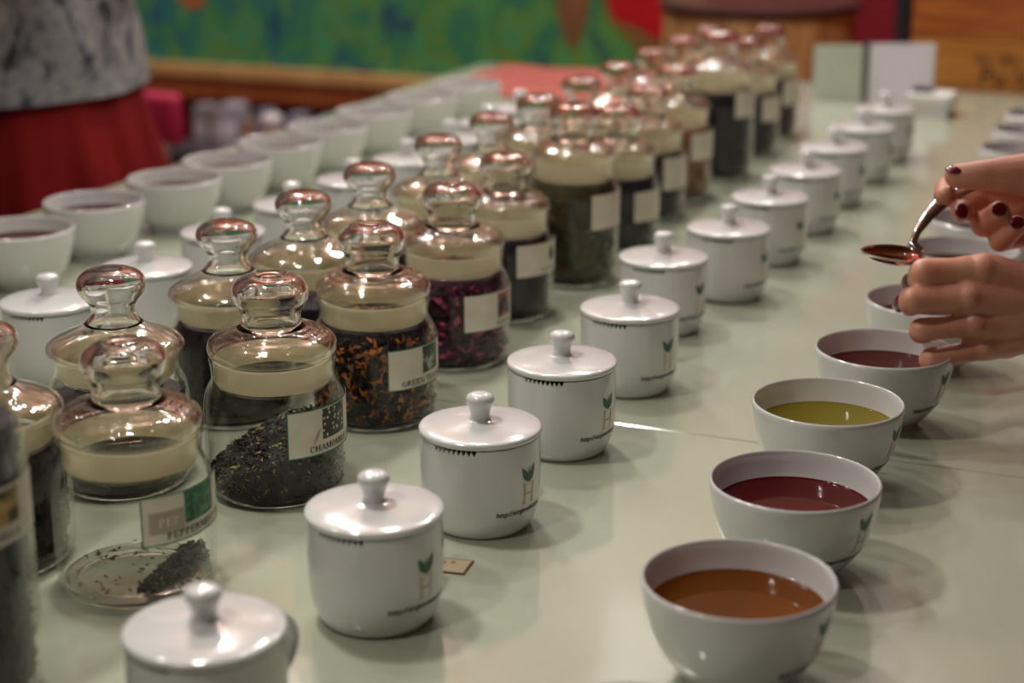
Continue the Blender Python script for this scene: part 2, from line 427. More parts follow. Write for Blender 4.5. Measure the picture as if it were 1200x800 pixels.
def logo(parent_mesh_prefix, rfun, az, zb, k=1.0):
    """two leaves over a gold H, and the web address under it; returns [(name, mesh)]"""
    out = []
    mb = MB()
    for L, W, a, ox in ((10.5*k, 4.4*k, R(120), -.6*k), (11*k, 4.0*k, R(66), .6*k)):
        v, f = leaf2d(L, W, a, ox, 13*k); wrap(mb, v, f, rfun, az, zb+5*k, .25)
    v, f = leaf2d(11*k, 1.2*k, R(90), 0, 11.5*k); wrap(mb, v, f, rfun, az, zb+5*k, .3)
    out.append(('leaf_print', mb.mesh('leaf_print', M['leafprint'], 0)))
    mb = MB()
    for (a, b, c, d) in ((-4.2, -2.9, 0, 12), (2.9, 3.8, 0, 12), (-4, 3.8, 5.4, 6.2), (-5.2, -2, 0, .7), (-5.2, -2, 11.4, 12), (1.9, 4.8, 0, .7), (1.9, 4.8, 11.4, 12)):
        v, f = grid(a*k, b*k, c*k, d*k, 2, 2); wrap(mb, v, f, rfun, az, zb+5*k, .25)
    out.append(('letter_print', mb.mesh('letter_print', M['gold'], 0)))
    mb = MB()
    v, f = text_tris('http://virginwhitetea.com', 4.3*k, .10*k); wrap(mb, v, f, rfun, az, zb, .25)
    out.append(('address_print', mb.mesh('address_print', M['url'], 0)))
    return out
def interp(prof):
    p = sorted(prof, key=lambda q: q[1])
    def f(z):
        if z <= p[0][1]: return p[0][0]
        for a, b in zip(p, p[1:]):
            if z <= b[1]:
                return a[0]+(b[0]-a[0])*(z-a[1])/max(1e-6, b[1]-a[1])
        return p[-1][0]
    return f

# ------------------------------------------------------------------ lidded mug
def arc(pts, k=4):
    """Catmull-Rom resample of (r,z) profile"""
    out = []
    P = [pts[0]]+list(pts)+[pts[-1]]
    for i in range(1, len(P)-2):
        p0, p1, p2, p3 = P[i-1], P[i], P[i+1], P[i+2]
        for j in range(k):
            t = j/k
            q = [0.5*((2*p1[c])+(-p0[c]+p2[c])*t+(2*p0[c]-5*p1[c]+4*p2[c]-p3[c])*t*t+(-p0[c]+3*p1[c]-3*p2[c]+p3[c])*t**3) for c in (0, 1)]
            out.append((max(0, q[0]), q[1]))
    out.append(pts[-1])
    return out
mug_out = arc([(27, .6), (29.5, 3.2), (32, 9), (33.8, 18), (34.6, 30), (34.6, 42), (34.2, 55.4)])
mug_in = [(33.0, 55.6), (31.8, 55.2), (31.6, 40), (30.5, 15), (26, 6), (0, 5)]
def build_mug():
    t = thing('lidded_tasting_mug', 'x', 'mug', group='lidded white tasting mugs')
    nseg = 144
    ntop = len(mug_out)
    def fn(r, z, a, k, ring):
        d = (math.degrees(a)+180) % 360-180
        if ring in (ntop+1, ntop+2, ntop+3) and -116 < d < -70 and k % 2 == 0: return r, z-3.3
        return r, z
    mb = MB(); mb.lathe([(0, 2), (24, 2)]+mug_out+mug_in, nseg, fn=fn)
    obj('mug_body', mb.mesh('mug_body', M['porcelain'], 50), t)
    mb = MB(); mb.lathe([(23.5, 1.8), (24, 0), (27.2, 0), (27.6, 1.2), (24, 1.8)], 64)
    tag(obj('foot_ring', mb.mesh('foot_ring', M['foot']), t), 'brown unglazed foot ring')
    mb = MB(); mb.lathe([(0, 49.5), (14, 50.5), (31.4, 49)], 40, fn=lambda r, z, a, k, i: (r, z+random.uniform(-.6, .6)))  # dark disc: leaf residue plus the mug's inner shade put into colour
    tag(obj('leaves_and_shade', mb.mesh('leaves_and_shade', M['wet']), t), 'dark disc under the lid, wet tea leaves and interior shade in one')
    # handle at the far side
    mb = MB(); pts = []
    for i in range(15):
        a = -PI/2+PI*i/14
        pts.append((0, 31.5+23*math.cos(a)**.8 if abs(a) < PI/2-.001 else 31.5, 33+15.5*math.sin(a)))
    pts = [(0, 33+max(0, 22*math.cos(-PI/2+PI*i/14))**1.0, 33+16*math.sin(-PI/2+PI*i/14)) for i in range(15)]
    mb.tube(pts, [5.5-1.6*math.sin(PI*i/14) for i in range(15)], 12, flat=.7)
    obj('handle', mb.mesh('handle', M['porcelain'], 60), t)
    mb = MB()
    lid = arc([(0, 63), (5, 62.9), (6.2, 62.2)], 3)
    prof = [(0, 56.2), (28.5, 56.0), (30, 56.3), (34.6, 56.4), (35.3, 57.6), (35.1, 59), (33.6, 60), (26, 61.2), (14, 62.2), (7.5, 62.8), (5.9, 63.6), (5.5, 66), (6.2, 69.5), (7.6, 72.5), (8.2, 74.8), (7.6, 77), (5, 78.6), (0, 79.2)]
    mb.lathe(prof[:2]+prof[2:5]+arc(prof[5:], 3), 72)
    lo = obj('lid', mb.mesh('lid', M['porcelain'], 50), t)
    for n, me in logo('mug', interp(mug_out), R(-17), 15.5): obj(n, me, t)
    return t
# tooth side faces -Y (away from the handle)
proto = build_mug()
cf = lambda x, y: (x*cy-y*sy, x*sy+y*cy)
mug_lab = ['lidded white mug cropped by the bottom edge with its handle showing at right',
 'lidded white mug beside the small paper tag on the table',
 'lidded white mug with sharp green leaf logo, directly behind the one beside the paper tag',
 'third full lidded white mug of the right row, with dark crumbs on its toothed rim',
 'fourth full lidded white mug of the right row, below the tall olive tea jar',
 'fifth full lidded white mug of the right row, counted from the front',
 'sixth full lidded white mug of the right row, counted from the front',
 'seventh full lidded white mug of the right row, blurred, counted from the front',
 'eighth full lidded white mug of the right row, blurred, counted from the front',
 'ninth full lidded white mug of the right row, blurred, near the folder',
 'blurred lidded white mug second from the far end of the right row',
 'blurred lidded white mug at the far end of the right row by the folder']
first = True
def put_mug(x, y, label, group, rz=0):
    global first
    o = proto if first else copy_tree(proto); first = False
    o.location = (x*MM, y*MM, 0); o.rotation_euler[2] = rz
    tag(o, label, 'mug', group); return o
mug_xy = [(-375, 577), (-367, 724), (-365.5, 856.5), (-365, 988.3), (-363.6, 1121.5), tuple(cf(119, 1322.7)), tuple(cf(181.9, 1421)), tuple(cf(233.9, 1542.6)),
          tuple(cf(286, 1664)), tuple(cf(335, 1787)), tuple(cf(388, 1905)), tuple(cf(437, 2025))]
for i, ((x, y), l) in enumerate(zip(mug_xy, mug_lab)):
    put_mug(x, y, l, 'lidded white mugs in the right row', R([-12, 0, 2, 5, -3, 1, 4, -5, 3, 0, 6, -4][i]))
left_xy = [(-754, 984), (-744, 1092), (-750, 1215), (-748, 1330), (-746, 1445), (-742, 1557), (-748, 1675), (-750, 1785), (-755, 1895)]
ll = ['lidded white mug at the left edge, nearest of the left row', 'second lidded white mug of the left row, above a trumpet glass lid',
      'third lidded white mug of the left row, half hidden by a jar knob', 'fourth lidded white mug of the left row, blurred behind glass knobs',
      'fifth lidded white mug of the left row, blurred', 'sixth lidded white mug of the left row, blurred', 'seventh lidded white mug of the left row, blurred',
      'eighth lidded white mug of the left row, blurred', 'farthest lidded white mug of the left row, near the painting frame']
for (x, y), l in zip(left_xy, ll):
    put_mug(x, y, l, 'lidded white mugs in the left row', R(random.Random(int(y)).uniform(-20, 20)))

# ------------------------------------------------------------------ bowls and tea
bowl_out = arc([(25.5, 0), (26, 2.5), (29.5, 6.5), (36.5, 15), (41.5, 26), (44.6, 38), (46, 50.2)])
bowl_in = arc([(45.4, 51.2), (44, 50.4), (42.2, 38), (39, 26), (33, 15), (24, 8), (0, 6)])
def build_bowl():
    t = thing('tasting_bowl', 'x', 'bowl')
    mb = MB(); mb.lathe([(0, 2.4), (22.5, 2.4), (23.4, 0)]+bowl_out+bowl_in, 96)
    obj('bowl_body', mb.mesh('bowl_body', M['porcelain'], 50), t)
    for n, me in logo('bowl', interp(bowl_out), R(-17), 17.5, .95): obj(n, me, t)
    return t
bproto = build_bowl()
rin = interp(bowl_in)
def tea_disc(z, m):
    mb = MB(); r = rin(z)+.3
    mb.lathe([(0, z), (r-2, z), (r-.6, z+.25), (r, z+.9)], 72)
    return mb.mesh('tea', m, 60)
liq = {'amber': liquid('amber_tea', (.54, .24, .008)), 'red': liquid('dark_red_tea', (.38, .004, .007)), 'olive': liquid('olive_green_tea', (.66, .56, .07)),
       'brown': liquid('brown_tea', (.36, .06, .02)), 'pale': liquid('pale_brown_tea', (.34, .16, .08))}
liqm = {(k, z): tea_disc(z, m) for k, m in liq.items() for z in (36, 33, 38)}
bfirst = True
def put_bowl(x, y, label, tea, tlabel, group, z=36, rz=0):
    global bfirst
    o = bproto if bfirst else copy_tree(bproto); bfirst = False
    o.location = (x*MM, y*MM, 0); o.rotation_euler[2] = rz
    tag(o, label, 'bowl', group)
    t = obj('tea', liqm[(tea, z)], None, (x, y, 0)); tag(t, tlabel, 'tea', 'tea in the bowls', 'stuff')
    return o
RB = 'white tea bowls in the right row'
bl = [(cf(47, 596), 'white bowl cut off by the bottom edge, only its rim in view', 'brown', 'dark tea in the bowl cut off by the bottom edge'),
      (cf(106, 743), 'nearest full white bowl, holding amber tea with a white reflection', 'amber', 'amber tea in the nearest full bowl'),
      (cf(151.6, 867.2), 'white bowl of dark red tea behind the amber one', 'red', 'dark red tea in the second full bowl'),
      (cf(191.7, 996.5), 'white bowl of pale olive tea behind the dark red one', 'olive', 'pale olive green tea'),
      (cf(248.2, 1105), 'white bowl of reddish tea just under the fingers of the lower hand', 'brown', 'reddish brown tea under the fingers')]
q4 = atz(1089, 351, 51); q5 = atz(1128, 292, 51); q9 = atz(1200, 174, 51)
bl.append(((q4.x, q4.y), 'white bowl partly hidden behind the lower hand, below the spoon', 'brown', 'brown tea in the bowl behind the lower hand'))
more_l = ['white bowl between the two hands, behind the spoon handle', 'white bowl hidden behind the upper hand', 'second white bowl hidden behind the upper hand',
          'third white bowl behind the upper hand', 'blurred white bowl just above the thumb at the right edge', 'second blurred white bowl above the thumb at the right edge',
          'farthest blurred white bowl at the right edge']
for i in range(7):
    f = i/4; x = q5.x+(q9.x-q5.x)*f; y = q5.y+(q9.y-q5.y)*f
    bl.append(((x, y), more_l[i], 'brown' if i else 'pale', 'brown tea in the '+more_l[i].replace('white bowl', 'bowl')))
for i, (p, l, k, tl) in enumerate(bl):
    put_bowl(p[0], p[1], l, k, tl, RB, 36 if i != 3 else 36, R([0, 3, -4, 5, 0, 2, -3][i % 7]))
LBc = [(23, 267), (110, 235), (204, 208), (266, 187), (328, 166), (383, 147), (438, 129), (494, 112), (547, 97)]
ords = ['nearest', 'second', 'third', 'fourth', 'fifth', 'sixth', 'seventh', 'eighth', 'farthest']
ext = ['cut by the left edge', 'in front of the red skirt', 'right of the red skirt', 'blurred', 'below the white glass glint', 'blurred', 'below the picture frame', 'blurred below the frame corner', 'against the far table edge']
for i, (u, v) in enumerate(LBc):
    p = atz(u, v, 51)
    put_bowl(p.x, p.y, f'{ords[i]} white tea bowl of the left row, {ext[i]}', 'brown', f'brown tea in the {ords[i]} bowl of the left row', 'white tea bowls in the left row', 38, R(180))

# ------------------------------------------------------------------ glass jars
def body_prof(x):
    o = arc([(38, .4), (40.2, 3), (41.6, 8), (42.3, 18), (42.4, 34+x), (42.3, 52+x), (41.2, 61+x), (38.8, 67+x), (37, 70.5+x), (36.7, 75+x), (37.3, 80+x), (38, 83.4+x)], 3)
    i = arc([(37.6, 84.4+x), (36.2, 84+x), (35.6, 80+x), (35.2, 74+x), (36.6, 70+x), (39, 63+x), (40.4, 52+x), (40.5, 20), (39.6, 9), (38, 6.4)], 3)
    return o, i
lidA_o = [(0, 49), (7, 48.9), (9, 48), (12, 48.2), (17, 46.6), (21, 43), (22.6, 38.5), (22.4, 34.5), (20.4, 31), (18.4, 28), (17.6, 23.5), (18, 19.5), (20.5, 17), (23, 16.6), (24.4, 15.2), (28, 14.8), (29.4, 13.4), (33, 12.8), (34.6, 11.2), (36.8, 9.6), (38.4, 6.5), (38.4, 3.4), (37, .9), (35, .4)]
lidA_i = [(34, -1), (33.2, -16.4), (31.4, -16.6), (31, -2), (34.6, 3.5), (35, 6), (33, 8.6), (26, 11.6), (19, 13.4), (15.5, 17), (14.6, 23), (15.6, 28.5), (18.6, 33), (19.4, 37.5), (17.5, 41.5), (12, 44.8), (0, 45.6)]
lidB_o = [(0, 49.5), (8, 49.2), (15, 47.4), (19.4, 43.6), (20.6, 39), (19.2, 34.5), (16, 30.5), (13.6, 27), (13, 23.5), (14.2, 19.5), (17.5, 15.6), (23.5, 12), (31, 8.8), (37.4, 5.6), (40.8, 2.2), (41, -1), (38.6, -2.6), (36, -2.4)]
lidB_i = [(34, -3), (33.2, -16.4), (31.4, -16.6), (31, -3.6), (36.6, -.2), (37.6, 1.4), (35, 4), (28, 7.4), (21, 10.6), (15, 14.6), (11.6, 19.4), (10.6, 23.6), (11.2, 27.6), (14, 31.4), (16.8, 35.4), (17.6, 39.4), (16, 42.8), (10, 45.8), (0, 46.4)]
def shell(prof_o, prof_i, n=80, name='lid', m=None):
    mb = MB(); mb.lathe(arc(prof_o, 3)+arc(prof_i, 3), n); return mb.mesh(name, m or M['glass'], 60)
def split_lid(o, inn, zc):
    ko = [p for p in o if p[1] >= zc]; ki = [p for p in inn if p[1] >= zc-1]
    do = [p for p in o if p[1] <= zc+.01]; di = [p for p in inn if p[1] <= zc-1]
    if do[0] != ko[-1]: do = [ko[-1]]+do
    knob = arc(ko, 3)+[(ki[0][0], ko[-1][1])]+arc(ki, 3)
    disc = arc(do, 3)+arc(di, 3)+[(ko[-1][0]-1.2, ko[-1][1]-.3)]
    mk = MB(); mk.lathe(knob, 72); md = MB(); md.lathe(disc, 80)
    return md.mesh('lid', M['glassl'], 60), mk.mesh('lid_knob', M['glass'], 60)
lid_mesh = {'A': split_lid(lidA_o, lidA_i, 17), 'B': split_lid(lidB_o, lidB_i, 15.6)}
mb = MB(); gp = [(34.2, -16)]
for i in range(17): gp.append((34.6+.45*(i % 2), -15.2+i*.85))
gp += [(34.2, -1.2), (33.6, -1.6), (33.6, -15.8), (34.2, -16)]
mb.lathe(gp, 80); gasket_mesh = mb.mesh('gasket', M['gasket'], 60)
mb = MB(); mb.lathe(arc([(0, 2.2), (28, 2.2), (31, .2), (36.5, .2), (38.6, 2.6), (38.9, 4.5), (37.5, 6.0), (30, 6.4), (0, 6.4)], 3), 72); base_mesh = mb.mesh('glass_base', M['glass'], 60)
body_mesh = {}
def get_body(x):
    if x not in body_mesh:
        o, i = body_prof(x); mb = MB(); mb.lathe(o+i, 80); body_mesh[x] = mb.mesh('glass_body', M['glassw'], 60)
    return body_mesh[x]
RL = 42.4
rl = lambda z: RL
def make_label(t, kind, zb, zt, az, w=64):
    s0 = -w/2
    lab = obj('paper_label', None, t)
    h = zt-zb
    mb = MB(); v, f = grid(s0, s0+w, 0, h, 24, 2); wrap(mb, v, f, rl, az, zb, .25)
    me = mb.mesh('paper_label', M['paper'], 60)
    bpy.data.objects.remove(lab); lab = obj('paper_label', me, t)
    def add(name, vs, fs, m, off):
        mb = MB(); wrap(mb, vs, fs, rl, az, zb, off); return obj(name, mb.mesh(name, m, 0), lab)
    def txt(s, size, cx, y, bold=.12, m='black'):
        vs, fs = serif_tris(s, size*.62); vs = [(a+cx, b+y) for a, b in vs]; return add('lettering', vs, fs, M[m], .5)
    border = {'pepper': 'greenline', 'cham': 'greenline', 'green': 'greenline'}.get(kind)
    if border: add('border_print', *frame2d(s0, s0+w, 0, h, .7), M[border], .42)
    if kind == 'pepper':
        add('picture_print', *grid(s0+24, s0+48, 8.5, h-1, 10, 3), M['mint'], .4)
        add('faded_print', *grid(s0+4, s0+23.5, 6.5, 18, 8, 3), M['faded'], .4)
        txt('PEP', 7, s0+15, 10, .02, 'paper'); txt('PEPPERMINT TEA', 6.0, s0+16+21.5, 2.6)
    elif kind == 'cham':
        add('picture_print', *grid(s0+23, s0+45, 9, h-1.5, 10, 3), M['daisy'], .4)
        v, f = leaf2d(11, 2.2, R(62), s0+16.5, 7); add('stem_print', v, f, M['faded'], .42)
        txt('CHAMOMILE TEA', 6.0, s0+14+23, 2.4)
    elif kind == 'green':
        add('picture_print', *grid(s0+27, s0+46, 8.5, h-1.5, 10, 3), M['flowerp'], .4)
        txt('GREEN TEA WITH', 6.0, s0+8+26, 2.2)
    elif kind == 'rose':
        add('picture_print', *grid(s0+29, s0+48, 7, h-1.5, 10, 3), M['rosep'], .4); txt('ROSE TEA', 4.2, s0+38, 2)
    elif kind == 'vanilla':
        add('picture_print', *grid(s0+20, s0+46, 9, h-2, 10, 3), M['vanp'], .4); txt('VANILLA', 5.6, s0+34, 2.8)
    elif kind == 'dark':
        v, f = leaf2d(13, 9, R(90), s0+40, 9); add('picture_print', v, f, M['black'], .4); txt('BLACK TEA', 3.6, s0+34, 3)
    return lab

def leaf_mesh(seed, n, place, size, mats, weights, curl=1.0, base=None, name='tea_leaves'):
    rnd = random.Random(seed); mb = MB()
    if base: base(mb)
    for i in range(n):
        p, nrm = place(rnd)
        L = rnd.uniform(*size); W = L*rnd.uniform(.12, .3)
        d = Vector((rnd.gauss(0, 1), rnd.gauss(0, 1), rnd.gauss(0, 1)))
        d = (d-nrm*d.dot(nrm)*.75).normalized(); s = d.cross(nrm).normalized()
        if s.length < .5: continue
        mid = p+nrm*curl*L*rnd.uniform(0, .2)
        vs = []
        for q, k in ((p-d*L/2, .3), (mid+s*rnd.uniform(-.2, .2)*L, 1), (p+d*L/2-s*rnd.uniform(-.2, .2)*L, .3)):
            for a in (0, 2.1, 4.2): vs.append(q+(s*math.cos(a)+nrm*math.sin(a))*W*k)
        fs = []
        for j in (0, 3):
            for a in range(3): fs.append((j+a, j+(a+1) % 3, j+3+(a+1) % 3, j+3+a))
        fs += [(2, 1, 0), (6, 7, 8)]
        r = rnd.random(); mi = 0; acc = 0
        for k, wv in enumerate(weights):
            acc += wv
            if r < acc: mi = k; break
        mb.add(vs, fs, mi)
    return mb.mesh(name, mats, 0)
def tl(n, c, **k): return simple(n, c, .65, .3, **k)
LM = {'dark': tl('dark_tea_leaf', (.014, .008, .014)), 'dark2': tl('brown_black_tea_leaf', (.032, .020, .018)), 'straw': tl('straw_chamomile', (.34, .27, .10)),
      'orange': tl('orange_petal', (.48, .17, .03)), 'rust': tl('rust_leaf', (.18, .06, .03)), 'olive': tl('olive_leaf', (.07, .055, .022)), 'ltolive': tl('light_olive_leaf', (.24, .20, .07)),
      'mag': tl('magenta_petal', (.34, .03, .13)), 'pink': tl('pink_petal', (.55, .12, .22)), 'plum': tl('plum_leaf', (.06, .012, .03)), 'grey': tl('grey_leaf', (.16, .13, .12)),
      'blue': tl('blue_petal', (.06, .12, .26)), 'amber': tl('amber_tea', (.30, .13, .045)), 'mintl': tl('dried_mint', (.035, .028, .016))}
def full_content(seed, top, mats, weights, n=700, size=(4, 9), Rr=39.2, x=0):
    """a jar filled to z=top: bumpy dark core and curled leaves pressed against the glass"""
    def base(mb):
        rnd = random.Random(seed+1)
        prof = [(0, 6.8), (34, 6.8), (37.5, 9), (38.2, 14)]
        z = 20
        hi = 56+x
        while z < min(top, hi): prof.append((38.4, z)); z += 5
        if top > hi: prof += [(37.6, 60+x), (35, min(top, 66+x)), (30, min(top, 68+x))]; top_ = min(top, 68+x)
        else: prof += [(37.8, top)]; top_ = top
        prof += [(20, top_), (0, top_+.5)]
        mb.lathe(prof, 48, fn=lambda r, z, a, k, i: (r-rnd.uniform(0, 1.4), z+rnd.uniform(0, .8)))
    def place(rnd):
        if rnd.random() < .85:
            a = rnd.uniform(0, 2*PI); z = rnd.uniform(8, min(top, 63+x))
            r = Rr-rnd.uniform(0, 1.2)
            if z > 56+x: r -= (z-56-x)*.38
            if z < 12: r -= (12-z)*.5
            return Vector((r*math.cos(a), r*math.sin(a), z)), Vector((math.cos(a), math.sin(a), 0))
        a = rnd.uniform(0, 2*PI); r = 33*math.sqrt(rnd.random())
        return Vector((r*math.cos(a)*.85, r*math.sin(a)*.85, min(top, 68+x)+.5)), Vector((0, 0, 1))
    return leaf_mesh(seed, n, place, size, mats, weights, .6, base)
def pile_content(seed, hfun, rmax, mats, weights, n, size, dens=None):
    def base(mb):
        rnd = random.Random(seed+1); nr, na = 9, 48; vs = []; fs = []
        for j in range(nr+1):
            for k in range(na):
                a = 2*PI*k/na; r = rmax*j/nr; h = hfun(r*math.cos(a), r*math.sin(a))
                vs.append((r*math.cos(a), r*math.sin(a), 6.7+max(0, h-.8)+(rnd.uniform(-.5, .8) if h > 1 else 0)))
        for j in range(nr):
            for k in range(na): fs.append((j*na+k, (j+1)*na+k, (j+1)*na+(k+1) % na, j*na+(k+1) % na))
        b = len(vs)
        for k in range(na):
            a = 2*PI*k/na; vs.append((rmax*math.cos(a), rmax*math.sin(a), 6.6))
        for k in range(na): fs.append((nr*na+k, b+k, b+(k+1) % na, nr*na+(k+1) % na))
        fs.append(tuple(b+k for k in range(na))[::-1])
        if hfun(0, 0) > .5: mb.add(vs, fs)
    def place(rnd):
        for _ in range(200):
            side = rnd.random() < (.45 if dens is None else 0)
            a = rnd.uniform(0, 2*PI); r = rmax*(1 if side else math.sqrt(rnd.random()))
            x, y = r*math.cos(a), r*math.sin(a); h = hfun(x, y)
            if dens is not None and rnd.random() > dens(x, y): continue
            if side: return Vector((x, y, 6.8+rnd.uniform(0, max(.5, h)))), Vector((math.cos(a), math.sin(a), 0))
            return Vector((x, y, 6.9+h*(rnd.uniform(.2, 1) if dens else 1))), Vector((0, 0, 1))
        return Vector((0, 0, 7)), Vector((0, 0, 1))
    return leaf_mesh(seed, n, place, size, mats, weights, .8, base)

def put_jar(x, y, lid, ex, label, group, lab=None, laz=-8, scale=1.0, gcol=None, w=64, tilt=0):
    t = thing('glass_jar', label, 'jar', (x, y, 0), 0, group)
    obj('glass_body', get_body(ex), t); obj('glass_base', base_mesh, t)
    l = obj('lid', lid_mesh[lid][0], t, (0, 0, 85+ex)); obj('lid_knob', lid_mesh[lid][1], l); l.rotation_euler = (R(tilt), R(tilt*.6), 0)
    obj('gasket', gasket_mesh, l)
    if lab: make_label(t, lab[0], lab[1], lab[2], R(laz), w)
    t.scale = (scale, scale, 1)
    return t
def put_tea(x, y, me, label):
    o = obj('tea_leaves', me, None, (x, y, 0)); tag(o, label, 'tea leaves', 'loose tea inside the jars', 'stuff'); return o
G1, G2 = 'glass jars in the front row', 'glass jars in the far row'
LK = lambda *k: [LM[i] for i in k]
def right_dir(x, y):
    v = Vector((x, y, 0)).normalized(); return Vector((v.y, -v.x, 0))      # camera-right at that place
# front row -------------------------------------------------
xa, ya = -512, 574
put_jar(xa, ya, 'A', 78, 'tall glass jar of black vanilla tea cut off by the left edge', G1, ('vanilla', 85, 112), -10, w=66)
put_tea(xa, ya, full_content(3, 134, LK('dark', 'dark2'), (.8, .2), 900, (3, 6), x=78), 'black tea in the tall jar at the left edge')
xa, ya = cf(-199.6, 852)
put_jar(xa, ya, 'A', 0, 'nearly empty glass jar with the peppermint label', G1, ('pepper', 35.8, 62.8), -8)
rd = right_dir(xa, ya); fd = Vector((-rd.y, rd.x, 0))*-1
def hpep(x, y):
    s = x*rd.x+y*rd.y; t = -(x*fd.x+y*fd.y) if False else (x*xa+y*ya)/math.hypot(xa, ya)
    ax_, ay_, bx_, by_ = 4, -29, 32, 12
    f = max(0, min(1, ((s-ax_)*(bx_-ax_)+(t-ay_)*(by_-ay_))/((bx_-ax_)**2+(by_-ay_)**2)))
    d = math.hypot(s-ax_-(bx_-ax_)*f, t-ay_-(by_-ay_)*f)/(5+7*f)
    return max(0, (2.5+4.5*f)*(1-d*d)+1.2*math.sin(s*1.3)*math.sin(t*1.1))if d < 1.05 else 0
def dpep(x, y):
    h = hpep(x, y); return 1.0 if h > .5 else .02
put_tea(xa, ya, pile_content(8, hpep, 37.5, LK('mintl', 'dark2', 'olive'), (.6, .3, .1), 1100, (1.5, 4.5), dpep), 'small heap of dried peppermint in the nearly empty jar')
xa2, ya2 = cf(-142.5, 986.1)
put_jar(xa2, ya2, 'A', 0, 'glass jar with the chamomile label, a third full', G1, ('cham', 32, 61), -8)
rd2 = right_dir(xa2, ya2)
def hch(x, y):
    s = x*rd2.x+y*rd2.y; return max(2, 23+.42*s)
put_tea(xa2, ya2, pile_content(5, hch, 39.6, LK('dark', 'dark2', 'straw', 'ltolive'), (.60, .26, .09, .05), 3000, (1.6, 5.2)), 'sloping heap of dark chamomile blend with straw coloured bits')
xa3, ya3 = cf(-92.6, 1117.5)
put_jar(xa3, ya3, 'A', 0, 'full glass jar of orange petalled tea with the green tea label', G1, ('green', 29.6, 57.6), -9)
put_tea(xa3, ya3, full_content(11, 74, LK('dark', 'dark2', 'orange', 'rust'), (.42, .2, .26, .12), 2200, (4, 10)), 'green tea leaves mixed with orange petals')
xa4, ya4 = cf(-43.8, 1246.4)
put_jar(xa4, ya4, 'A', 0, 'full glass jar of magenta rose petal tea', G1, ('rose', 31.6, 58.5), -12)
put_tea(xa4, ya4, full_content(12, 74, LK('plum', 'dark', 'mag', 'pink'), (.48, .26, .20, .06), 1500, (5, 10)), 'magenta rose petals and dark leaves')
xa5, ya5 = cf(-5, 1368)
put_jar(xa5, ya5, 'A', 0, 'glass jar of black tea with a dark oval on its label, behind the magenta one', G1, ('dark', 39.3, 65), -12, scale=.93)
put_tea(xa5, ya5, full_content(13, 70, LK('dark', 'dark2', 'blue'), (.75, .17, .08), 900, (3, 6), Rr=36.4), 'black tea in the jar with the dark oval label')
for o in bpy.data.objects:
    if o.name.startswith('tea_leaves') and o.get('label') == 'black tea in the jar with the dark oval label': o.scale = (.93, .93, 1)
far = [(cf(53, 1476), 22, 'tall glass jar of olive leaf tea, first tall one behind the black tea jar', ('olive', 'dark2', 'ltolive', 'rust'), (.25, .55, .12, .08), 'olive brown leaf tea in the tall jar', ('plain', 52, 82)),
       (cf(98, 1600), 0, 'small glass jar of black tea right behind the tall olive tea jar', ('dark', 'dark2'), (.8, .2), 'black tea in the small jar behind the tall olive one', ('plain', 30, 58)),
       (cf(135, 1722), 0, 'blurred glass jar of black tea with white label, second beyond the tall olive tea jar', ('dark', 'plum'), (.8, .2), 'black tea in the blurred jar, second beyond the olive one', ('plain', 34, 66)),
       (cf(171, 1812), 8, 'blurred glass jar of amber brown tea with a white label', ('amber', 'rust', 'dark2'), (.6, .25, .15), 'amber brown tea in a blurred jar', ('plain', 46, 74)),
       (cf(229, 1920), 30, 'blurred tall glass jar of black tea rising above its neighbours', ('dark', 'plum'), (.9, .1), 'black tea in the tall blurred jar', ('plain', 72, 100)),
       (cf(278, 2059), 6, 'blurred glass jar of black tea just beyond the tall blurred one', ('dark', 'plum'), (.8, .2), 'black tea just beyond the tall blurred jar', ('plain', 44, 72)),
       (cf(320, 2175), 6, 'blurred glass jar of plum black tea, second beyond the tall blurred one', ('plum', 'dark'), (.7, .3), 'plum black tea, second beyond the tall blurred jar', ('plain', 44, 74))]
for i, ((x, y), ex, l, mk, wt, tlb, lab) in enumerate(far):
    put_jar(x, y, 'A', ex, l, G1, lab, -8, w=58, scale=.95)
    o = put_tea(x, y, full_content(30+i, 72+ex, LK(*mk), wt, 500, (4, 9), x=ex), tlb); o.scale = (.95, .95, 1)
# second row ------------------------------------------------
row2 = [((-593, 712), 'glass jar half hidden behind the tall vanilla jar, first of the far row'), ((-595, 836), 'glass jar with pointed trumpet lid behind the peppermint jar'),
        ((-596, 970), 'glass jar with trumpet lid behind the chamomile jar'), ((-594, 1072), 'glass jar with trumpet lid behind the orange petalled tea jar'),
        ((-596, 1182), 'glass jar with trumpet lid, fifth of the far row'), ((-597, 1313), 'glass jar with trumpet lid, sixth of the far row'),
        ((-598, 1431), 'glass jar with trumpet lid, seventh of the far row'), ((-598, 1550), 'blurred glass jar, eighth of the far row'), ((-598, 1670), 'blurred glass jar, ninth of the far row'),
        ((-598, 1790), 'blurred glass jar, tenth of the far row'), ((-598, 1910), 'blurred glass jar, eleventh of the far row'), ((-598, 2030), 'blurred glass jar, twelfth of the far row'), ((-598, 2150), 'farthest blurred glass jar of the far row')]
t2 = [full_content(50, 66, LK('dark', 'dark2'), (.75, .25), 500, (3, 7)), full_content(51, 56, LK('dark', 'plum'), (.75, .25), 500, (3, 7)), full_content(52, 62, LK('dark2', 'rust'), (.7, .3), 400, (4, 8))]
for i, ((x, y), l) in enumerate(row2):
    put_jar(x, y, 'B' if i != 7 else 'A', 0, l, G2, None)
    put_tea(x, y, t2[i % 3 if i > 6 else i % 2], 'dark loose tea inside the ' + l.split(',')[0].replace('blurred ', '') + (',' + l.split(',')[1] if ',' in l else ''))

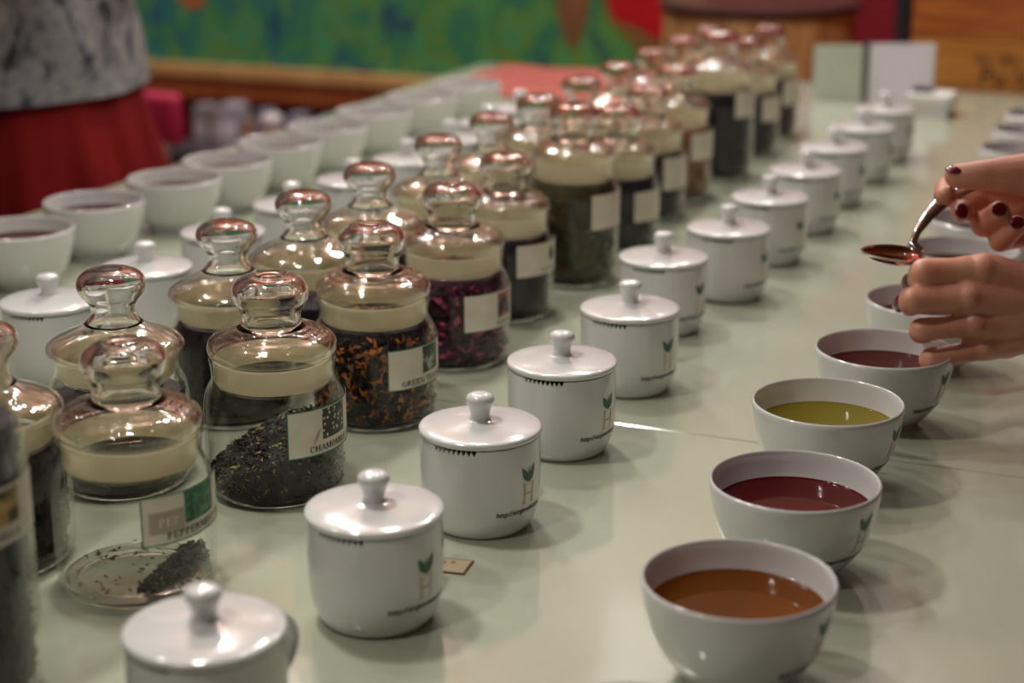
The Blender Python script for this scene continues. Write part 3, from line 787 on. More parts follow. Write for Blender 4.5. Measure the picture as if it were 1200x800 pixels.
# ------------------------------------------------------------------ small tag on the table
q = [atz(u, v, 0) for u, v in ((508, 654), (556, 658), (544, 674), (508, 670))]
mb = MB()
c = sum(q, Vector())/4
mb.add([v+Vector((0, 0, .1)) for v in q]+[v+Vector((0, 0, .7)) for v in q], [(3, 2, 1, 0), (4, 5, 6, 7), (0, 1, 5, 4), (1, 2, 6, 5), (2, 3, 7, 6), (3, 0, 4, 7)])
for v in range(len(mb.v)): mb.v[v] = tuple(Vector(mb.v[v])-c)
t = thing('paper_tag', 'small cream paper tag with brown edge lying beside the nearest full mug', 'tag', c)
obj('card', mb.mesh('card', simple('tag_edge_brown', (.16, .08, .03), .6), 0), t)
mb = MB(); q2 = [c+(v-c)*.88+Vector((0, 0, .9)) for v in q]; mb.add([v-c for v in q2], [(0, 1, 2, 3)])
obj('face_print', mb.mesh('face_print', simple('tag_cream', (.50, .42, .27), .5), 0), t)
mb = MB(); a = (q[0]-c)*.45+(q[3]-c)*.1
mb.lathe([(0, 1.1), (2.6, 1.1)], 10, c=(a.x, a.y, 0)); mb.lathe([(0, 1.1), (1.5, 1.1)], 8, c=(a.x+6, a.y+2, 0))
obj('mark_print', mb.mesh('mark_print', simple('tag_orange', (.45, .12, .02), .5), 0), t)

# ------------------------------------------------------------------ far end of the table: folder, paper stack, wooden crate
def at_zero(t, v): return v
Yf = 2450
fold = thing('open_folder', 'open standing folder with pale green and white pages at the far table end', 'folder', (aty(1013, 108, Yf).x, Yf, 0))
c0 = Vector((aty(1013, 108, Yf).x, Yf, 0))
def leafquad(name, p0, p1, z1a, z1b, m, th=1.5):
    d = (p1-p0).normalized(); nrm = Vector((d.y, -d.x, 0))
    vs = [p0, p1, p1+Vector((0, 0, z1b)), p0+Vector((0, 0, z1a))]
    mb = MB(); a = [v-c0+nrm*th/2 for v in vs]; b = [v-c0-nrm*th/2 for v in vs]
    mb.add(a+b, [(0, 1, 2, 3), (7, 6, 5, 4), (0, 4, 5, 1), (1, 5, 6, 2), (2, 6, 7, 3), (3, 7, 4, 0)])
    return obj(name, mb.mesh(name, m, 0), fold)
pl = aty(952, 105, Yf-15); pl.z = 0
pr_ = aty(1093, 105, Yf-45); pr_.z = 0
leafquad('page', pl, c0+Vector((-5, 0, 0)), 78, 80, simple('pale_green_page', (.52, .56, .46), .6))
leafquad('page', c0+Vector((5, 0, 0)), pr_, 82, 92, simple('lavender_white_page', (.60, .56, .60), .6))
leafquad('spine', c0+Vector((-4, 3, 0)), c0+Vector((5, 3, 0)), 84, 86, simple('dark_spine', (.04, .03, .04), .5), 4)
mb = MB(); p = aty(1087, 137, 2360)
st = thing('paper_stack', 'two stacked white paper pads in front of the folder', 'paper', (p.x, 2370, 0))
for k, (z0, z1, m) in enumerate(((0, 13, 'white'), (15, 30, 'white'))):
    mb = MB(); mb.box((-30+k*3, -30, z0), (28+k*2, 34, z1)); obj('pad', mb.mesh('pad', M['white'], 0), st)
mb = MB(); mb.box((-27, -27, 13), (26, 30, 15)); obj('divider', mb.mesh('divider', simple('grey_divider', (.25, .22, .23), .6), 0), st)
mb = MB(); mb.box((-24, -5, 30), (2, 20, 36)); tag(obj('clip', mb.mesh('clip', simple('black_clip', (.02, .02, .03), .4), 0), st), 'black clip on top')

M['orange_wood'] = ramp_mat('orange_varnished_wood', [(.24, .055, .012), (.38, .10, .02), (.52, .17, .035)], (2, 2, 22), 4, .3, 6, 1.2)
M['orange_wood2'] = ramp_mat('lighter_orange_wood', [(.34, .12, .02), (.48, .18, .03), (.60, .25, .05)], (2, 2, 22), 4, .3, 6, 1.2)
xc = aty(1064, 100, 2612).x
cr = thing('wooden_chest', 'tall orange varnished plank chest with dark letters behind the far table end', 'chest', (xc, 2612, -750))
edges = [750+74-76*k for k in range(11)]+[750+74+76*k for k in (1, 2, 3)]
edges = sorted(e for e in edges if e > 5)
edges = [0]+edges
for a, b in zip(edges, edges[1:]):
    m = M['orange_wood2'] if 740 < b < 830 else M['orange_wood']
    for A0, B0 in (((0, 0, a), (760, 18, b-1.6)), ((0, 18, a), (18, 390, b-1.6)), ((742, 18, a), (760, 390, b-1.6)), ((18, 372, a), (742, 390, b-1.6))):
        mb = MB(); mb.box(A0, B0); obj('plank', mb.mesh('plank', m, 0), cr)
mb = MB(); mb.box((-8, -8, edges[-1]), (768, 398, edges[-1]+18)); obj('chest_lid', mb.mesh('chest_lid', M['orange_wood'], 0), cr)
def flat_text(s, size, x, z, m, parent, bold=.3, name='lettering'):
    vs, fs = text_tris(s, size, bold); mb = MB(); mb.add([(a+x, -.6, b+z) for a, b in vs], fs); return obj(name, mb.mesh(name, m, 0), parent)
sten = simple('stencil_ink', (.10, .035, .01), .6)
px = aty(1165, 95, 2612).x-xc
flat_text('Pu Va', 38, px+22, 760, sten, cr, .5)
flat_text('ou  on', 22, px-2, 792, sten, cr, .3)

pc = [atz(u, v, 0) for u, v in ((556, 118), (690, 118), (684, 90), (556, 84))]
cc = sum(pc, Vector())/4
cx0, cx1, cy0, cy1 = -1060-cc.x, -700-cc.x, 2290-cc.y, 2588-cc.y
mb = MB(); nx, ny = 24, 18; g0 = []
for top_ in (0, 1):
    for j in range(ny+1):
        for i in range(nx+1):
            x = cx0+(cx1-cx0)*i/nx; y = cy0+(cy1-cy0)*j/ny
            g0.append((x+3*math.sin(j*.9), y+3*math.sin(i*.8), .4 if not top_ else 3.2+1.6*math.sin(i*.7+j*.4)*math.sin(j*.5)))
S_ = (nx+1)*(ny+1); fs = []
for j in range(ny):
    for i in range(nx):
        a = j*(nx+1)+i; fs.append((a, a+nx+1, a+nx+2, a+1)); fs.append((S_+a, S_+a+1, S_+a+nx+2, S_+a+nx+1))
for i in range(nx): fs.append((i, i+1, S_+i+1, S_+i)); b = ny*(nx+1)+i; fs.append((b+1, b, S_+b, S_+b+1))
for j in range(ny): a = j*(nx+1); fs.append((a+nx+1, a, S_+a, S_+a+nx+1)); b = a+nx; fs.append((b, b+nx+1, S_+b+nx+1, S_+b))
mb.add(g0, fs)
tag(obj('table_cloth', mb.mesh('table_cloth', simple('salmon_cloth', (.36, .085, .065), .7, var=.15, bscale=14), 60), None, (cc.x, cc.y, 0)), 'salmon red cloth lying flat at the far left end of the table', 'cloth')

# ------------------------------------------------------------------ painting on the back wall
Yw = YB-30
pa = thing('framed_painting', 'large green leafy painting in a wooden frame on the red wall', 'painting', (0, Yw, 0))
def paint_mat():
    m, nt, p = mat('painted_canvas')
    tc = N(nt, 'ShaderNodeTexCoord')
    mp = N(nt, 'ShaderNodeMapping'); mp.inputs['Scale'].default_value = (1.3, 1, .8)
    nt.links.new(tc.outputs['Object'], mp.inputs['Vector'])
    n1 = N(nt, 'ShaderNodeTexNoise', i_Scale=9.0, i_Detail=5.0, i_Distortion=1.6)
    n2 = N(nt, 'ShaderNodeTexNoise', i_Scale=3.0, i_Detail=2.0)
    nt.links.new(mp.outputs[0], n1.inputs['Vector']); nt.links.new(mp.outputs[0], n2.inputs['Vector'])
    r = N(nt, 'ShaderNodeValToRGB'); el = r.color_ramp.elements
    cols = [(.33, (.03, .10, .16)), (.42, (.04, .22, .20)), (.49, (.04, .27, .13)), (.56, (.16, .30, .05)), (.62, (.03, .34, .22)), (.70, (.17, .32, .06))]
    while len(el) < len(cols): el.new(.5)
    for i, (q, c) in enumerate(cols): el[i].position = q; el[i].color = (*c, 1)
    nt.links.new(n1.outputs['Fac'], r.inputs['Fac'])
    sx = N(nt, 'ShaderNodeSeparateXYZ'); nt.links.new(tc.outputs['Object'], sx.inputs[0])
    mr = N(nt, 'ShaderNodeMapRange'); mr.inputs['From Min'].default_value = -2.4; mr.inputs['From Max'].default_value = -1.2
    nt.links.new(sx.outputs['X'], mr.inputs['Value'])
    mx = N(nt, 'ShaderNodeMix', data_type='RGBA', blend_type='MULTIPLY')
    r2 = N(nt, 'ShaderNodeValToRGB'); r2.color_ramp.elements[0].color = (.9, 1.0, 1.12, 1); r2.color_ramp.elements[1].color = (1.15, 1.0, .55, 1)
    nt.links.new(mr.outputs['Result'], r2.inputs['Fac'])
    mx.inputs['Factor'].default_value = 1
    nt.links.new(r.outputs['Color'], mx.inputs['A']); nt.links.new(r2.outputs['Color'], mx.inputs['B'])
    nt.links.new(mx.outputs['Result'], p.inputs['Base Color']); p.inputs['Roughness'].default_value = .55
    return m
b0 = aty(165, 68, Yw-20); b1 = aty(500, 94, Yw-20)
zf = (b0.z+b1.z)/2
xl, xr = -2620, aty(790, 10, Yw).x
mb = MB(); mb.box((xl, -4, zf-10), (xr, 20, 330)); obj('canvas', mb.mesh('canvas', paint_mat(), 0), pa)
M['frame_lit'] = ramp_mat('lit_wood_frame', [(.62, .32, .10), (.78, .48, .20)], (14, 1, 1), 3, .35)  # paler copy of the frame wood, light on it put into the colour
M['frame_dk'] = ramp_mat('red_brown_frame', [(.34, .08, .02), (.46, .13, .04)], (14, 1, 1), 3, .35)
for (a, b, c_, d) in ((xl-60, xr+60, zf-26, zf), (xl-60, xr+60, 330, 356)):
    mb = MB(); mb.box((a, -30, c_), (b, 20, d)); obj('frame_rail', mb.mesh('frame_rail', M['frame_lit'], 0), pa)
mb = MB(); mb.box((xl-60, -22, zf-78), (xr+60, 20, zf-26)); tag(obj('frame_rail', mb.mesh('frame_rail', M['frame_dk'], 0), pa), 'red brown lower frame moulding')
for a in (xl-60, xr): 
    mb = MB(); mb.box((a, -30, zf), (a+60, 20, 330)); obj('frame_rail', mb.mesh('frame_rail', M['frame_lit'], 0), pa)
def patch(name, pts, m, dy):
    vs = [aty(u, v, Yw-4) for u, v in pts]; n = len(vs)
    mb = MB(); mb.add([(v.x, -4-dy, v.z) for v in vs]+[(v.x, -3, v.z) for v in vs], [tuple(range(n)), tuple(range(n, 2*n))[::-1]]+[(i, (i+1) % n, n+(i+1) % n, n+i) for i in range(n)])
    return obj(name, mb.mesh(name, m, 0), pa)
patch('painted_leaf', [(652, -40), (690, -40), (692, 0), (688, 22), (680, 50), (672, 60), (664, 52), (656, 24), (650, 0)], ramp_mat('rust_leaf_paint', [(.30, .10, .03), (.20, .10, .03), (.36, .13, .05)], (1, 1, 1), 18, .6), 1)
patch('painted_flower', [(704, -50), (790, -50), (790, 60), (748, 62), (730, 40), (712, 22), (703, 0)], ramp_mat('yellow_edge_paint', [(.28, .12, .03), (.14, .14, .02)], (1, 1, 1), 12, .6), 1)
patch('painted_flower', [(712, -50), (785, -50), (785, 42), (768, 46), (745, 30), (722, 24), (714, 8)], simple('red_flower_paint', (.55, .005, .01), .5), 2)
patch('painted_leaf', [(208, -30), (240, -30), (240, 4), (230, 12), (216, 8), (207, -4)], simple('orange_paint', (.45, .15, .05), .6), 1)

# ------------------------------------------------------------------ wooden barrel, chair, stool and side table behind the table
Yb = 3080
bc = aty(890, 15, Yb)
br = (aty(1004, 15, Yb).x-aty(776, 15, Yb).x)/2
zt = aty(890, 3, Yb).z
ba = thing('wooden_barrel', 'round light wooden barrel with dark rim behind the far jars', 'barrel', (bc.x, Yb, -750))
H = zt+750
woodB = ramp_mat('honey_wood_staves', [(.46, .21, .07), (.66, .36, .14), (.74, .44, .20)], (8, 8, 1), 4, .4)
ns = 24
for k in range(ns):
    mb = MB(); a0 = 2*PI*k/ns+.006; a1 = 2*PI*(k+1)/ns-.006
    lv = [(0, br*.72), (H*.3, br*.86), (H*.65, br*.95), (H-12, br*.97)]
    vs = []
    for z, r in lv:
        for rr in (r-14, r):
            for a in (a0, a1): vs.append((rr*math.cos(a), rr*math.sin(a), z))
    fs = [(0, 1, 3, 2), (12, 14, 15, 13)]
    for j in range(3):
        b = j*4; fs += [(b, b+4, b+5, b+1), (b+2, b+3, b+7, b+6), (b, b+2, b+6, b+4), (b+1, b+5, b+7, b+3)]
    mb.add(vs, fs); obj('stave', mb.mesh('stave', woodB, 0), ba)
mb = MB(); mb.lathe([(0, H-30), (br*.93, H-30), (br*.93, H-10), (br*1.01, H-6), (br*1.01, H+4), (br*.9, H+8), (0, H+8)], 64)
tag(obj('rim_top', mb.mesh('rim_top', simple('dark_barrel_top', (.07, .03, .025), .35), 40), ba), 'dark brown round top')
for z, r in ((H*.22, .835), (H*.62, .955)):
    mb = MB(); mb.lathe([(br*r, z-12), (br*r+4, z-12), (br*r+7, z+12), (br*r+2, z+12)], 64); obj('hoop', mb.mesh('hoop', simple('dark_hoop', (.06, .05, .05), .4, metal=.6), 40), ba)

def rbox(a, b, r, mats, name, parent, mt=None):
    me = bpy.data.meshes.new(name); bm = bmesh.new()
    bmesh.ops.create_cube(bm, size=1)
    for v in bm.verts: v.co = Vector([(a[i]+(b[i]-a[i])*(v.co[i]+.5))*MM for i in range(3)])
    bmesh.ops.bevel(bm, geom=bm.edges[:], offset=r*MM, segments=4, affect='EDGES', profile=.5)
    bm.to_mesh(me); bm.free(); me.materials.append(mats)
    me.polygons.foreach_set('use_smooth', [True]*len(me.polygons))
    return obj(name, me, parent)
s0 = aty(205, 106, 2650)
stool = thing('padded_chair', 'crimson padded chair with pale legs just right of the red skirt', 'chair', (s0.x-28, 2650, -750))
crm = simple('crimson_upholstery', (.52, .018, .075), .6)
zs = s0.z+750
rbox((-210, -50, zs-92), (58, -14, zs+1), 14, crm, 'backrest', stool)
palem = simple('pale_pink_wood', (.60, .36, .31), .45)
rbox((-200, -12, zs-300), (50, 220, zs-262), 14, crm, 'seat', stool)
for x, y in ((14, -45), (-190, -45), (14, 160), (-190, 160)):
    top_ = zs-88 if y < 0 else zs-290
    mb = MB(); mb.lathe([(0, 0), (9, 0), (12, 200), (15, top_-22), (17, top_), (0, top_)], 16, c=(x+8, y, 0)); obj('leg', mb.mesh('leg', palem), stool)

sx0, sx1 = aty(232, 120, 3200).x, aty(415, 120, 3200).x
zsh = aty(300, 176, 3150).z
shelf = thing('side_table', 'low dark side table against the red wall below the painting', 'table', ((sx0+sx1)/2, 3230, -750))
hw = (sx1-sx0)/2+40; zz = zsh+750
mb = MB(); mb.box((-hw, -150, zz-25), (hw, 150, zz)); obj('table_top', mb.mesh('table_top', simple('dark_side_table', (.06, .045, .06), .5), 0), shelf)
for x in (-hw+10, hw-40):
    for y in (-140, 110):
        mb = MB(); mb.box((x, y, 0), (x+30, y+30, zz-25)); obj('leg', mb.mesh('leg', simple('dark_side_table_leg', (.06, .045, .06), .5), 0), shelf)
pk = [(236, 16, 86, (.34, .31, .33), 'tall grey packet at the left end of the side table'), (254, 12, 82, (.40, .33, .34), 'slim mauve packet second on the side table'),
      (270, 22, 92, (.50, .50, .60), 'pale lavender box, tallest on the side table'), (292, 14, 60, (.42, .26, .16), 'small tan box beside the lavender one'),
      (306, 12, 84, (.22, .22, .30), 'slate blue packet in the middle of the side table'), (345, 16, 80, (.30, .29, .36), 'grey blue packet right of the glass jar'),
      (362, 14, 64, (.52, .28, .16), 'small orange tan box near the right end of the side table'), (380, 18, 78, (.20, .22, .33), 'dark blue packet near the right end of the side table'),
      (402, 12, 66, (.40, .12, .08), 'rust red box at the right end of the side table')]
for u, wpx, hh, c_, l in pk:
    x = aty(u, 150, 3150).x
    t = thing('tea_packet', l, 'packet', (x, 3170, zsh+.2), 0, 'packets on the side table')
    ww = wpx*1.75/2+2
    mb = MB(); mb.box((-ww, -25, 0), (ww, 25, hh)); obj('carton', mb.mesh('carton', simple('carton_'+l.split()[0], c_, .5), 0), t)
    mb = MB(); mb.box((-ww+3, -26, hh*.25), (ww-3, -25, hh*.6)); tag(obj('front_print', mb.mesh('front_print', simple('front_'+l.split()[0], [min(1, q*1.7+.05) for q in c_], .5), 0), t), 'lighter printed front')
x = aty(325, 150, 3130).x
gj = thing('round_storage_jar', 'round white glass jar on the side table, with a bright glint', 'jar', (x, 3110, zsh+.2))
mb = MB(); mb.lathe(arc([(0, 0), (20, 0), (27, 10), (28, 40), (22, 56), (17, 60), (0, 60)], 3), 32); obj('jar_body', mb.mesh('jar_body', simple('tan_filled_glass', (.42, .30, .20), .1, coat=1), 60), gj)
mb = MB(); mb.lathe(arc([(17, 60), (22, 64), (24, 74), (18, 86), (0, 92)], 3), 32); obj('jar_lid', mb.mesh('jar_lid', simple('glint_white_lid', (.75, .72, .74), .15, coat=1), 60), gj)  # white lid colour stands in for the bright glint on the glass

# ------------------------------------------------------------------ people
def caps(mb, a, b, ra, rb, n=14):
    """rounded tapered limb segment"""
    a, b = Vector(a), Vector(b); d = b-a; L = d.length
    if L < 1e-3: L = 1e-3; d = Vector((0, 0, 1e-3))
    t = d.normalized(); up = Vector((0, 0, 1)) if abs(t.z) < .9 else Vector((1, 0, 0))
    s = t.cross(up).normalized(); u = s.cross(t)
    rings = [(a, 0, -ra)]
    prof = []
    for k in range(1, 5): th = -PI/2+PI/2*k/4; prof.append((ra*math.cos(th), ra*math.sin(th)))
    for k in range(0, 4): th = PI/2*k/4; prof.append((rb*math.cos(th), L+rb*math.sin(th)))
    vs = [a-t*ra]; fs = []
    for r, h in prof:
        for k in range(n):
            an = 2*PI*k/n; vs.append(a+t*h+(s*math.cos(an)+u*math.sin(an))*r)
    vs.append(b+t*rb)
    for k in range(n): fs.append((0, 1+(k+1) % n, 1+k))
    for j in range(len(prof)-1):
        for k in range(n): fs.append((1+j*n+k, 1+j*n+(k+1) % n, 1+(j+1)*n+(k+1) % n, 1+(j+1)*n+k))
    e = 1+(len(prof)-1)*n
    for k in range(n): fs.append((e+k, e+(k+1) % n, len(vs)-1))
    mb.add(vs, fs)
def ell(mb, c, r, M3=None, n=16):
    c = Vector(c); vs = []; fs = []
    for j in range(n//2+1):
        th = -PI/2+PI*j/(n//2)
        for k in range(n):
            a = 2*PI*k/n; v = Vector((r[0]*math.cos(th)*math.cos(a), r[1]*math.cos(th)*math.sin(a), r[2]*math.sin(th)))
            if M3: v = M3 @ v
            vs.append(c+v)
    for j in range(n//2):
        for k in range(n): fs.append((j*n+k, j*n+(k+1) % n, (j+1)*n+(k+1) % n, (j+1)*n+k))
    mb.add(vs, fs)
def remesh(mb, voxel, smooth=4, name='body'):
    me = mb.mesh('tmp', M['skin'], 0)
    o = bpy.data.objects.new('tmp', me); COL.objects.link(o)
    m = o.modifiers.new('r', 'REMESH'); m.mode = 'VOXEL'; m.voxel_size = voxel*MM; m.use_smooth_shade = True
    s = o.modifiers.new('s', 'SMOOTH'); s.factor = .5; s.iterations = smooth
    dg = bpy.context.evaluated_depsgraph_get(); dg.update()
    out = bpy.data.meshes.new_from_object(o.evaluated_get(dg)); out.name = name
    bpy.data.objects.remove(o)
    out.polygons.foreach_set('use_smooth', [True]*len(out.polygons))
    return out
def chain(mb, pts, rads):
    for (a, b), (ra, rb) in zip(zip(pts, pts[1:]), zip(rads, rads[1:])): caps(mb, a, b, ra, rb)
A = lambda u, v, d: at(u, v, d)
D1 = 1135        # lower hand (left hand, back to the viewer)
hb = MB()
mcp = [A(1150, 316, D1), A(1134, 348, D1-3), A(1142, 380, D1), A(1152, 407, D1+7)]
pip = [A(1083, 320, D1-3), A(1070, 352, D1-6), A(1079, 387, D1), A(1091, 421, D1+6)]
dip = [A(1079, 325, D1+20), A(1068, 356, D1+18), A(1078, 390, D1+19), A(1089, 423, D1+22)]
tip = [A(1076, 331, D1+38), A(1066, 358, D1+36), A(1084, 392, D1+36), A(1096, 424, D1+38)]
wr = A(1292, 366, D1+14)
pr0 = [9.9, 9.3, 7.9, 7.8]
for i in range(4):
    r = pr0[i]
    chain(hb, [mcp[i], (mcp[i]*.5+pip[i]*.5), pip[i], dip[i], tip[i]], [r*1.12, r*.93, r*1.03, r*.9, r*.78])
    caps(hb, mcp[i]+(wr-mcp[i])*.02, mcp[i]+(wr-mcp[i])*.85, r*1.25, 17)
for a, b in ((0, 1), (1, 2), (2, 3)):
    for f in (.2, .4, .6, .8):
        caps(hb, mcp[a].lerp(wr, f)+FW*3, mcp[b].lerp(wr, f)+FW*3, 12.5, 12.5)
for i in range(4):       # tendons on the back of the hand
    caps(hb, mcp[i]-FW*(pr0[i]*.55), mcp[i].lerp(wr, .62)-FW*10.5, 3.8, 3.0); ell(hb, mcp[i]-FW*2.4, (pr0[i]*1.12,)*3)
chain(hb, [wr.lerp(mcp[0], .25)+FW*8, A(1196, 338, D1+30), A(1142, 336, D1+44), A(1100, 336, D1+46)], [17, 14.5, 11.5, 9])
el = Vector((205, 1190, 215)); sh = Vector((345, 1130, 520))
chain(hb, [A(1245, 366, D1+10), wr, wr.lerp(el, .35), el, sh], [30, 26, 30, 40, 50])
# upper hand (right hand, palm side to the viewer)
D2 = 1150
hw_ = A(1300, 232, D2+8)
hb2 = MB()
m2 = [A(1178, 214, D2+34), A(1188, 232, D2+38), A(1200, 252, D2+36), A(1214, 272, D2+30)]
chain(hb2, [m2[0], A(1130, 208, D2+38), A(1109, 221, D2+26), A(1108, 229, D2+12)], [10.5, 9, 8, 7])
chain(hb2, [m2[1], A(1148, 232, D2+42), A(1132, 243, D2+26), A(1127, 247, D2+8)], [10.5, 9, 8.2, 7.6])
chain(hb2, [m2[2], A(1158, 258, D2+36), A(1152, 263, D2+14), A(1171, 248, D2+2)], [10, 9, 8.6, 7.6])
chain(hb2, [m2[3], A(1176, 280, D2+32), A(1172, 282, D2+12), A(1192, 264, D2+0)], [9, 8.4, 7.8, 7])
for i in range(4): caps(hb2, m2[i], m2[i].lerp(hw_, .85), 11.5, 18)
for a, b in ((0, 1), (1, 2), (2, 3)):
    for f in (.1, .3, .5, .7): caps(hb2, m2[a].lerp(hw_, f), m2[b].lerp(hw_, f), 12, 12)
chain(hb2, [A(1262, 222, D2), A(1205, 204, D2-4), A(1155, 205, D2-4), A(1136, 206, D2-2), A(1121, 206, D2)], [20, 14.5, 10.6, 9.6, 8.2])
el2 = Vector((215, 1330, 300)); sh2 = Vector((345, 1440, 560))
chain(hb2, [A(1265, 230, D2+4), hw_, hw_.lerp(el2, .35), el2, sh2], [30, 26, 30, 40, 50])
arm1 = remesh(hb, 1.5, 3); arm2 = remesh(hb2, 1.5, 3)
# torso, head and legs of the person at the right of the table
tb_ = MB()
hip = Vector((500, 1290, 130)); chest = Vector((400, 1290, 470)); neck = Vector((320, 1285, 640)); hd = Vector((262, 1285, 730))
ell(tb_, hip, (120, 165, 110)); ell(tb_, hip.lerp(chest, .5), (105, 140, 160)); ell(tb_, chest, (110, 165, 130))
caps(tb_, chest+Vector((0, -120, 70)), sh, 60, 52); caps(tb_, chest+Vector((0, 120, 70)), sh2, 60, 52)
caps(tb_, chest+Vector((-20, 0, 60)), neck, 60, 48); caps(tb_, neck, hd, 46, 50)
ell(tb_, hd+Vector((-18, 0, 30)), (98, 76, 112)); caps(tb_, hd+Vector((-112, 0, 8)), hd+Vector((-104, 0, 38)), 12, 7)
caps(tb_, hd+Vector((-75, 0, -45)), hd+Vector((-55, 0, -30)), 26, 40)
for s in (-1, 1):
    ell(tb_, hd+Vector((-10, s*76, 22)), (16, 8, 28))
    chain(tb_, [hip+Vector((0, s*85, 0)), hip+Vector((10, s*95, -430)), hip+Vector((30, s*100, -830))], [85, 55, 36])
    caps(tb_, hip+Vector((30, s*100, -845)), hip+Vector((-120, s*105, -858)), 30, 22)
torso = remesh(tb_, 9, 4)
bm = bmesh.new()
for me in (arm1, arm2, torso): bm.from_mesh(me)
me = bpy.data.meshes.new('body'); bm.to_mesh(me); bm.free(); me.materials.clear(); me.materials.append(M['skin'])
me.polygons.foreach_set('use_smooth', [True]*len(me.polygons)); me.polygons.foreach_set('material_index', [0]*len(me.polygons))
pn = thing('person', 'person at the right whose hands with dark red nails hold a spoon', 'person')
obj('body', me, pn)
def cloth(fn, voxel, m, name, parent, label=None):
    mb = MB(); fn(mb); me = remesh(mb, voxel, 3, name); me.materials.clear(); me.materials.append(m)
    o = obj(name, me, parent)
    if label: o['label'] = label
    return o
def top_fn(mb):
    ell(mb, hip+Vector((0, 0, 20)), (135, 180, 110)); ell(mb, hip.lerp(chest, .5), (120, 155, 170)); ell(mb, chest, (124, 180, 140))
    caps(mb, chest+Vector((0, -120, 70)), sh, 72, 64); caps(mb, chest+Vector((0, 120, 70)), sh2, 72, 64)
    caps(mb, sh, sh.lerp(el, .8), 64, 54); caps(mb, sh2, sh2.lerp(el2, .8), 64, 54)
cloth(top_fn, 9, simple('lilac_blue_cloth', (.30, .28, .50), .8), 'blouse', pn, 'lilac blue blouse')
def tr_fn(mb):
    ell(mb, hip+Vector((0, 0, -40)), (132, 178, 110))
    for s in (-1, 1): chain(mb, [hip+Vector((0, s*85, 0)), hip+Vector((10, s*95, -430)), hip+Vector((30, s*100, -800))], [98, 72, 60])
cloth(tr_fn, 9, simple('dark_trousers', (.05, .04, .06), .8), 'trousers', pn)
def hair_fn(mb, hd=hd):
    ell(mb, hd+Vector((12, 0, 48)), (98, 86, 108)); caps(mb, hd+Vector((45, 0, 30)), hd+Vector((85, 0, -110)), 66, 40)
cloth(hair_fn, 7, simple('dark_brown_hair', (.04, .022, .015), .5), 'hair', pn)
def nail(c, nrm, along, w, L, parent, th=1.3):
    nrm = Vector(nrm).normalized(); al = Vector(along); al = (al-nrm*al.dot(nrm)).normalized(); sd = nrm.cross(al)
    M3 = Matrix((sd*w, al*L, nrm*th)).transposed()
    mb = MB(); ell(mb, Vector((0, 0, 0)), (1, 1, 1), M3, 16)
    return tag(obj('fingernail', mb.mesh('fingernail', M['nail'], 180), parent, c), 'dark red varnished nail')
# lower hand: index and middle nails at the far left of the curled fingers
nail(A(1063.5, 331, D1+32), -RT-FW*.25, FW+UP*-.1, 6.2, 9, pn, 2.4)
nail(A(1053.5, 356, D1+28), -RT-FW*.25, FW, 6.0, 9, pn, 2.4)
# upper hand
nail(A(1120, 198.5, D2-4), UP*1.0-FW*.55, -RT, 5.8, 7.2, pn, 2.3)
nail(A(1127, 247.5, D2-.2), -FW+UP*.1, -UP, 4.6, 5.6, pn, 1.4)
nail(A(1171.5, 245.5, D2-5.4), -FW+UP*.25, RT+UP*.5, 4.8, 5.6, pn, 1.4)
nail(A(1192.5, 261, D2-6.4), -FW+UP*.25, RT+UP*.3, 4.6, 5.4, pn, 1.4)
nail(A(1098.5, 231, D2+14), -RT-FW*.2, -UP, 4.6, 4.8, pn, 1.6)

# spoon -------------------------------------------------------
sc_c = A(1046, 296, 1142)
tip_p = A(1008, 292, 1138); nk = A(1082, 296, 1146)
ax = (nk-tip_p).normalized(); wn = Vector((0, 0, 1)); tl_ = (wn-ax*wn.dot(ax)).normalized()
# tilt the bowl a little towards the camera
sdv = ax.cross(tl_).normalized()
tl_ = (Matrix.Rotation(R(9), 3, ax) @ tl_).normalized()
if (Matrix.Rotation(R(9), 3, ax) @ Vector((0, 0, 1))).dot(-FW) < Vector((0, 0, 1)).dot(-FW): tl_ = (Matrix.Rotation(R(-18), 3, ax) @ tl_).normalized()
sdv = ax.cross(tl_).normalized()
Ls = (nk-tip_p).length/2; Ws = 13.5
sp_o = thing('teaspoon', 'steel teaspoon of amber tea held by the upper hand', 'spoon', sc_c)
def egg(th): 
    c_, s_ = math.cos(th), math.sin(th); return c_*Ls, s_*Ws*(1+.18*c_)
def spoon_pt(th, f, dz):
    x, y = egg(th); return ax*(x*f)+sdv*(y*f)+tl_*dz
mb = MB(); vs = []; fs = []; n = 48; rows = []
prof_s = [(1.0, 0), (.93, -2.2), (.8, -4.2), (.6, -5.8), (.35, -6.8), (.1, -7.1)]
ins = [(1.0, .5), (.95, .5), (.9, -1.4), (.78, -3.4), (.58, -4.9), (.33, -5.9), (.1, -6.2)]
for f, dz in list(reversed(prof_s))+ins:
    rows.append(len(vs))
    for k in range(n): vs.append(spoon_pt(2*PI*k/n, f, dz))
for a, b in zip(rows, rows[1:]):
    for k in range(n): fs.append((a+k, a+(k+1) % n, b+(k+1) % n, b+k))
fs.append(tuple(rows[0]+k for k in range(n))); fs.append(tuple(rows[-1]+k for k in range(n))[::-1])
mb.add(vs, fs); obj('spoon_bowl', mb.mesh('spoon_bowl', M['steel'], 60), sp_o)
hp = [A(1079, 295, 1150), A(1070, 284, 1153), A(1075, 271, 1156), A(1088, 253, 1160), A(1103, 238, 1163), A(1124, 224, 1165), A(1142, 215, 1167)]
mb = MB(); rr = [3.6, 2.6, 2.9, 4.0, 5.0, 5.3, 5.0]
hp = [p-sc_c for p in hp]
mb.tube(hp, rr, 12, flat=.36, up0=FW); obj('handle', mb.mesh('handle', M['steel'], 60), sp_o)
mb = MB(); vs = [tl_*-.9]
